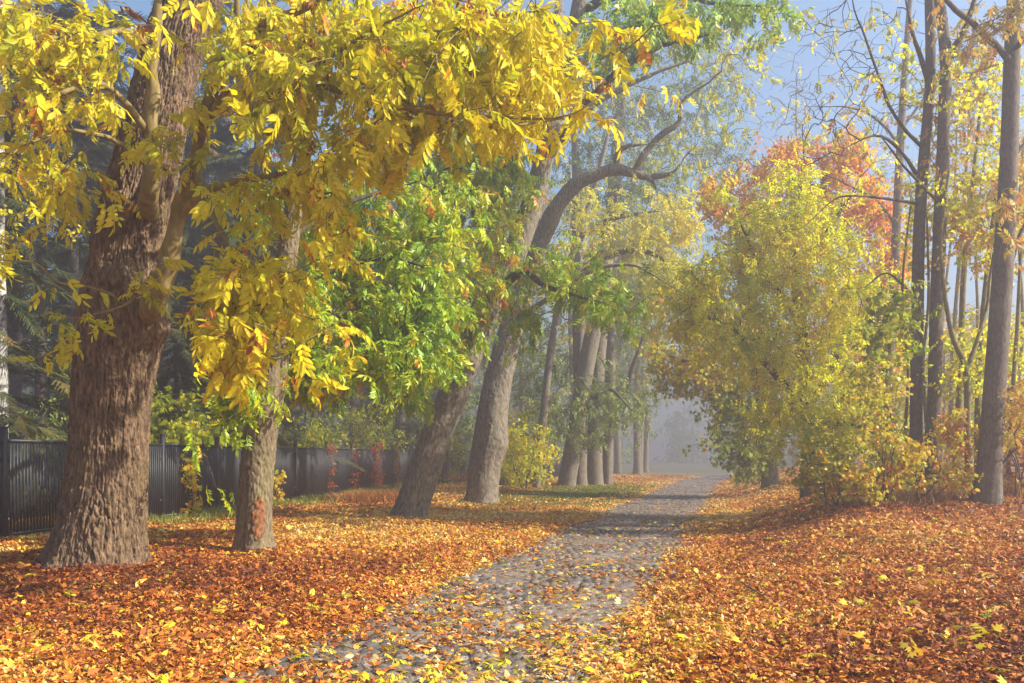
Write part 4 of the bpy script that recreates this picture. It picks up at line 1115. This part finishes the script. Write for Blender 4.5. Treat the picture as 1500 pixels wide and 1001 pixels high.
# ================================================================= THE WOOD BEHIND THE FENCE
def conifer(seed, H, R0, n_whorl, low, per):
    r = np.random.default_rng(seed)
    root = thing('conifer', 'dark conifer standing in the dim wood behind the fence', 'tree', 'dark conifers behind the fence')
    P = np.array([[0, 0, -.15, R0], [.05, .03, H * .3, R0 * .85], [-.05, 0, H * .7, R0 * .5], [0, .05, H, .02]])
    bark_trunk('trunk', P, root, M['pine_bark'], 18, .2, .012, (.06, .2), .05, (), seed)
    pos = []; dirs = []; sc = []
    for w in range(n_whorl):
        f = (w + r.random()) / n_whorl
        z = H * (low + (1 - low) * f); L_ = (2.4 * (1 - f) + .5) * r.uniform(.7, 1.15)
        for b in range(r.integers(4, 7)):
            a = r.uniform(0, 6.28); dv_ = np.array([math.cos(a), math.sin(a), 0])
            for q in range(per):
                t = (q + r.random()) / per
                p = np.array([0, 0, z]) + dv_ * L_ * t + np.array([0, 0, -.32 * L_ * t * t + .05])
                pos.append(p + r.normal(0, .05, 3)); dirs.append(dv_ + r.normal(0, .45, 3) * np.array([1, 1, .4]) + np.array([0, 0, -.35 * t])); sc.append(r.uniform(.5, .85))
    pos = np.array(pos)
    V, Fc, T = instance(NEEDLE, pos, np.array(dirs), np.array(sc), .25, .35 + .9 * (fbm(pos[:, 0] * 1.2, pos[:, 2] * 1.2 + pos[:, 1], seed, 2) - .5) + r.normal(0, .15, len(pos)), .05, r)
    obj('crown', V, [Fc], M['needle'], root, attrs={'tint': T})
    return root


def dup(root, loc, rz, sc, label=None):
    c = root.copy(); COL.objects.link(c); c.location = loc; c.rotation_euler = (0, 0, rz); c.scale = (sc, sc, sc)
    if label: c['label'] = label
    for ch in list(root.children):
        d = ch.copy(); COL.objects.link(d); d.parent = c
    return c


protos = [conifer(201, 15, .19, 30, .10, 7), conifer(202, 17, .22, 22, .38, 7), conifer(203, 9, .10, 24, .06, 6)]
used = [False] * 3
r = np.random.default_rng(303)
spots = []
tries = 0
while len(spots) < 46 and tries < 6000:
    tries += 1
    D = 17 + 53 * r.random() ** 1.2
    t = r.uniform(-.66, -.02)
    x = t * D
    fx = -9.7 + .125 * D if D < 39 else -4.8 + (D - 39) * .75 if D < 46 else roadx(D) - 9.5
    if x > fx - 1.6 or (x > -1.5 and D > 44): continue
    if any((x - a) ** 2 + (D - b) ** 2 < 5.3 for a, b in spots): continue
    spots.append((x, D))
for k_, (x, D) in enumerate(spots):
    ty = int(r.choice([0, 1, 1, 2])) if D > 27 else int(r.choice([2, 2, 1]))
    sc = r.uniform(.75, 1.12)
    loc = (x, D, float(height(x, D))); rz = r.uniform(0, 6.28)
    if not used[ty]:
        o = protos[ty]; o.location = loc; o.rotation_euler = (0, 0, rz); o.scale = (sc, sc, sc); used[ty] = True
    else:
        dup(protos[ty], loc, rz, sc)
# straight dark pine poles seen between the leaves at upper left
for k_, (px, D, rr) in enumerate([(58, 24, .17), (92, 29, .2), (128, 33, .22), (165, 40, .25), (22, 34, .22), (300, 36, .22), (420, 44, .26), (520, 50, .25)]):
    x = (px - CX) / F * D; gz = float(height(x, D))
    root = thing('pine_tree', 'straight bare dark pine pole in the dim wood at left', 'tree', 'bare pine poles in the wood', (x, D, gz))
    P = np.array([[0, 0, -.1, rr], [.05, 0, 6, rr * .85], [-.03, .05, 12, rr * .65], [.05, 0, 17, rr * .4]])
    bark_trunk('trunk', P, root, M['pine_bark'], 20, .2, .012, (.07, .25), .05, (), 400 + k_)
    rr2 = np.random.default_rng(500 + k_)
    n = 150
    a = rr2.uniform(0, 6.28, n); z = rr2.uniform(8, 17, n); L_ = rr2.uniform(.2, 2.2, n)
    pos = np.stack([np.cos(a) * L_, np.sin(a) * L_, z - .2 * L_], -1)
    V, Fc, T = instance(NEEDLE, pos, np.stack([np.cos(a), np.sin(a), rr2.normal(-.1, .3, n)], -1), rr2.uniform(.6, 1, n), .3, rr2.uniform(.1, .8, n), .05, rr2)
    obj('crown', V, [Fc], M['needle'], root, attrs={'tint': T})
# birch at the left edge
x, D = (-1 - CX) / F * 17.5, 17.5
root = thing('birch_tree', 'pale birch trunk at the left edge behind the fence', 'tree', None, (x, D, float(height(x, D))))
bark_trunk('trunk', np.array([[0, 0, -.1, .16], [.02, 0, 3, .14], [-.02, 0, 6, .12], [.03, 0, 11, .07]]), root, M['birch'], 24, .08, .008, (.06, .08), .03, (), 8)
Tr = Tree(9)
Tr.path(np.array([[0, 0, 5, .1], [.02, 0, 11, .05]]), None, .3, 0, skip=True)
r9 = np.random.default_rng(10)
Tr.grow(np.stack([r9.normal(0, 1, 60), r9.normal(0, 1, 60), r9.uniform(6, 12, 60)], -1), .25, .15, .1)
Tr.wood('branchwork', M['twig'], root, .004, .03); Tr.leaves('crown', M['leaf_gold'], root, MAPLE_S, 3, .3)
mist = []
for k_, (px, D, hh) in enumerate([(585, 47, 19), (655, 55, 21.5), (712, 50, 20), (765, 61, 21.5), (838, 56, 21), (905, 66, 22), (962, 60, 20), (1015, 70, 22), (470, 52, 20)]):
    x = (px - CX) / F * D
    if x > roadx(D) - 5.4 * NRM: x = roadx(D) - 5.6 * NRM - (k_ % 3) * 2.2
    gz = float(height(x, D)); g = np.array([float(x), D, gz]); k2 = F / D; bx = CX + F * x / D; by = HY + (CZ - gz) * k2
    lab = 'tall grey tree fading into the mist behind the left row'
    if k_ < 3:
        rt, _ = tree('misty_tree', lab, g, [(bx, by, .26 * k2), (bx + 2, by - .25 * hh * k2, .22 * k2), (bx - 4, by - .6 * hh * k2, .15 * k2), (bx + 3, by - .97 * hh * k2, .03 * k2)], [],
             [(bx, by - .45 * hh * k2, 2.2 * k2, .16 * hh * k2, 0, 2, 70), (bx, by - .68 * hh * k2, 2.9 * k2, .2 * hh * k2, 0, 2.6, 150), (bx, by - .88 * hh * k2, 2.0 * k2, .12 * hh * k2, 0, 1.8, 80)],
             'bark_far', ['leaf_olive', 'leaf_lime', 'leaf_olive'][k_], ASH_LOW, 4, .6, 'tall trees fading in the mist', 950 + k_, 18, .25, .01, (.1, .4), .1, .05, tint=(.5, .2), att=.3, r0=.008, gwob=.18)
        mist.append(rt)
    else: dup(mist[k_ % 3], tuple(g), 1.7 * k_, hh / [19, 21.5, 20][k_ % 3])
# understorey with bronze leaves behind the fence
und = [(30, 700, 16.2, 'leaf_under', 'dark bush behind the first fence panel at left'), (255, 620, 21, 'leaf_under', 'bronze bush above the fence between the two nearest trunks'), (300, 590, 25, 'leaf_olive', 'grey-green bush behind the fence left of the slim trunk'),
       (460, 640, 30, 'leaf_under', 'dim bush behind the fence right of the slim trunk'), (540, 620, 36, 'leaf_under', 'bronze bush behind the red-creeper fence posts'), (640, 640, 38, 'leaf_under', 'dim bronze bush behind the leaning trunk'),
       (765, 640, 34, 'leaf_maple', 'loose yellow-green bush right of the bulging trunk'), (790, 560, 44, 'leaf_olive', 'misty green bush left of the four close trunks'), (680, 560, 44, 'leaf_olive', 'misty green bush between the leaning and bulging trunks'), (740, 690, 38, 'leaf_lime', 'low pale bush at the foot of the fence left of the four trunks'),
       (120, 560, 22, 'leaf_olive', 'dull bush behind the fence left of the huge trunk'), (590, 540, 46, 'leaf_olive', 'pale misty bush deep in the wood beyond the fence')]
for k_, (px, py, D, lf_, lab) in enumerate(und):
    D = D + (2.5 if px < 700 else 0)
    x = (px - CX) / F * D; g = np.array([x, D, float(height(x, D))])
    root = thing('bush', lab, 'bush', 'bushes along the wood edge at left', g)
    Tr = Tree(600 + k_); top = W(px, py, D)[2]
    hh = max(1.2, top - g[2] + .8)
    for q in range(6):
        e = g + np.array([Tr.r.normal(0, .6), Tr.r.normal(0, .6), hh * Tr.r.uniform(.5, .9)])
        s0 = g + np.array([Tr.r.normal(0, .15), Tr.r.normal(0, .15), -.08])
        Tr.path(np.array([[*s0, .025], [*((s0 + e) / 2 + Tr.r.normal(0, .12, 3)), .018], [*e, .01]]), None, .2, .25)
    n = 120
    v = Tr.r.normal(0, 1, (n, 3)); v = v / np.linalg.norm(v, axis=1)[:, None] * (Tr.r.random(n) ** .4)[:, None]
    T_ = g + np.array([0, 0, hh * .58]) + v * np.array([1.5, 1.4, hh * .5])
    Tr.grow(T_, .2, .16, .12)
    w = Tr.wood('stem_cluster', M['twig'], root, .004, .025); w.location = -g
    c = Tr.leaves('foliage', M[lf_], root, MAPLE_S if D > 24 else MAPLE, 3, .34 + .004 * D, .5, .7, .3, .5, (.4, .2), .3); c.location = -g

# ================================================================= CREEPERS ON THE FENCE
def creeper(px, D, z0, z1, sd, leaf, tint, label, n=26, wide=.16, size=.2):
    x = -9.7 + .125 * D; g = np.array([x + .09, D - .02, float(height(x, D))])
    root = thing('creeper', label, 'climbing plant', 'creepers on the fence', g)
    Tr = Tree(sd)
    pts = [[*(g + np.array([Tr.r.normal(0, wide * .3), Tr.r.normal(0, wide * .3), z])), .006] for z in np.linspace(z0, z1, 6)]
    Tr.path(np.array(pts), None, .1, .05)
    T_ = np.stack([g[0] + .03 + np.abs(Tr.r.normal(0, .06, n)), g[1] + Tr.r.normal(0, wide, n), g[2] + Tr.r.uniform(z0, z1, n)], -1)
    Tr.grow(T_, .08, .15, .1)
    w = Tr.wood('stem_cluster', M['twig'], root, .003, .01); w.location = -g
    c = Tr.leaves('foliage', M[leaf], root, MAPLE, 2, size, .8, .5, .1, .4, tint, .2); c.location = -g


creeper(270, 19.05, .02, 1.5, 701, 'leaf_maple', (.62, .2), 'yellow vine hanging on the fence between the two nearest trunks', 34, .14, .27)
creeper(405, 23.9, .05, 1.0, 702, 'leaf_shrub', (.75, .2), 'orange vine low on the fence behind the slim trunk', 20, .2, .26)
creeper(478, 28.3, .1, 1.95, 703, 'leaf_red', (.6, .25), 'red creeper climbing a fence post, first one right of the slim trunk', 26, .22, .17)
creeper(515, 31.0, .1, 1.9, 704, 'leaf_red', (.55, .25), 'red creeper around the second creeper-covered post', 34, .4, .17)
creeper(545, 33.6, .1, 2.0, 705, 'leaf_red', (.75, .2), 'densest red creeper heaped over the fence top left of the leaning trunk', 60, .5, .22)
creeper(575, 36.6, .1, 1.8, 706, 'leaf_red', (.4, .25), 'thin orange-red creeper nearest the leaning trunk', 26, .25, .2)

# fallen twigs on the leaves
for k_, (pa, pm, pb, lab) in enumerate([((205, 845), (245, 838), (300, 850), 'curved fallen twig on the leaves below the huge trunk'), ((1085, 860), (1120, 885), (1145, 912), 'fallen twig lying among the leaves on the right verge'), ((880, 712), (892, 708), (905, 712), 'dark fallen branch by the four trunks in the mist')]):
    ps = [G(*q) + np.array([0, 0, .06]) for q in (pa, pm, pb)]
    rr = .006 * (1 + 4 * (k_ == 2))
    mid = ps[1]
    o = bark_trunk('fallen_branch', np.array([[*(p_ - mid), rr * s_] for p_, s_ in zip(ps, (1.2, 1, .5))]), None, M['twig'], 6, .08, .0, (.05, .2), 0, (), 800 + k_)
    o.location = Vector(mid)
    tag(o, lab, 'branch')

# ---- far wood closing the view in the fog (one mass nobody could count)
r = np.random.default_rng(900)
n = 640
D = r.uniform(100, 165, n); t = r.uniform(-.9, .9, n)
k = ~((t > .13) & (t < .30) & (D < 152))
D, t = D[k], t[k]; X = t * D; n = len(X)
H = np.where(t < .16, r.uniform(12, 20, n), r.uniform(7, 13, n))
H = np.where((t > .28), H * .62, H)
pos = []; sc = []
for q in range(22):
    f = r.random(n)
    pos.append(np.stack([X + r.normal(0, 1.1, n), D + r.normal(0, 1.1, n), .5 + H * f], -1)); sc.append(r.uniform(2.2, 3.6, n))
pos = np.concatenate(pos); sc = np.concatenate(sc)
V, Fc, T = instance(MAPLE_S, pos, r.normal(0, 1, (len(pos), 3)), sc * .8, .8, r.uniform(0, .9, len(pos)), .1, r)
V2 = []; F2 = []
for q, (x, d, h_) in enumerate(zip(X, D, H)):
    w_ = .16; b0 = len(V2)
    V2 += [(x - w_, d, -.2), (x + w_, d - w_, -.2), (x + w_, d + w_, -.2), (x, d, h_)]
    F2 += [(b0, b0 + 1, b0 + 3), (b0 + 1, b0 + 2, b0 + 3), (b0 + 2, b0, b0 + 3)]
V2 = np.array(V2); F2 = np.array(F2) + len(V)
tag(obj('far_wood', np.concatenate([V, V2]), [np.concatenate([Fc, F2])], M['leaf_olive'], attrs={'tint': np.concatenate([T, np.full(len(V2), .1)])}), 'mass of trees dissolving in the fog at the end of the lane', kind='stuff')

# ================================================================= AIR, LIGHT, CAMERA
FOG = .0110
m, nt, N, L = new_mat('morning_fog')
pv = N.new('ShaderNodeVolumePrincipled'); pv.inputs['Color'].default_value = (.45, .44, .51, 1)
pv.inputs['Density'].default_value = FOG; pv.inputs['Anisotropy'].default_value = .55
pv.inputs['Density Attribute'].default_value = ''
o = N.new('ShaderNodeOutputMaterial'); L.new(pv.outputs[0], o.inputs['Volume'])
try: m.cycles.homogeneous_volume = True
except Exception: pass
mb = MB(); mb.box((0, 120, 10.9), 560, 420, 25.8)
hz = mb.build('haze', m); tag(hz, 'pale morning fog filling the lane', kind='stuff')

AZ, EL = math.radians(102), math.radians(36)
S = Vector((math.cos(EL) * math.sin(AZ), math.cos(EL) * math.cos(AZ), math.sin(EL)))
ld = bpy.data.lights.new('sun', 'SUN'); ld.energy = 5.0; ld.angle = math.radians(.5); ld.color = (1, .93, .80)
lo = bpy.data.objects.new('sun', ld); COL.objects.link(lo); lo.rotation_euler = (-S).to_track_quat('-Z', 'Y').to_euler()
w = bpy.data.worlds.new('World'); scene.world = w; w.use_nodes = True
nt = w.node_tree; bg = nt.nodes['Background']
sky = nt.nodes.new('ShaderNodeTexSky'); sky.sky_type = 'NISHITA'; sky.sun_disc = False
sky.sun_elevation = EL; sky.sun_rotation = AZ; sky.dust_density = 1.5; sky.air_density = 1.0; sky.ozone_density = 1.5
tn = nt.nodes.new('ShaderNodeMix'); tn.data_type = 'RGBA'; tn.blend_type = 'MULTIPLY'; tn.inputs[0].default_value = 1; tn.inputs[7].default_value = (.88, 1.03, 1.05, 1)
nt.links.new(sky.outputs[0], tn.inputs[6]); nt.links.new(tn.outputs[2], bg.inputs[0]); bg.inputs[1].default_value = .088

cam = bpy.data.cameras.new('camera'); cam.lens = F / 1500 * 36; cam.sensor_width = 36; cam.sensor_fit = 'HORIZONTAL'
cam.shift_y = (HY - 500.5) / 1500; cam.clip_end = 2000; cam.clip_start = .05
co = bpy.data.objects.new('camera', cam); COL.objects.link(co); co.location = (0, 0, CZ); co.rotation_euler = (math.pi / 2, 0, 0)
scene.camera = co
scene.view_settings.view_transform = 'Standard'; scene.view_settings.look = 'None'
scene.view_settings.exposure = 1.62; scene.view_settings.gamma = 1
cy = scene.cycles
cy.max_bounces = 6; cy.diffuse_bounces = 3; cy.glossy_bounces = 2; cy.transmission_bounces = 3; cy.volume_bounces = 1; cy.transparent_max_bounces = 8
cy.use_denoising = True
try: cy.denoiser = 'OPENIMAGEDENOISE'
except Exception: pass
cy.sample_clamp_indirect = 6
print('scene built in %.1fs, %d objects' % (time.time() - T0, len(bpy.data.objects)))
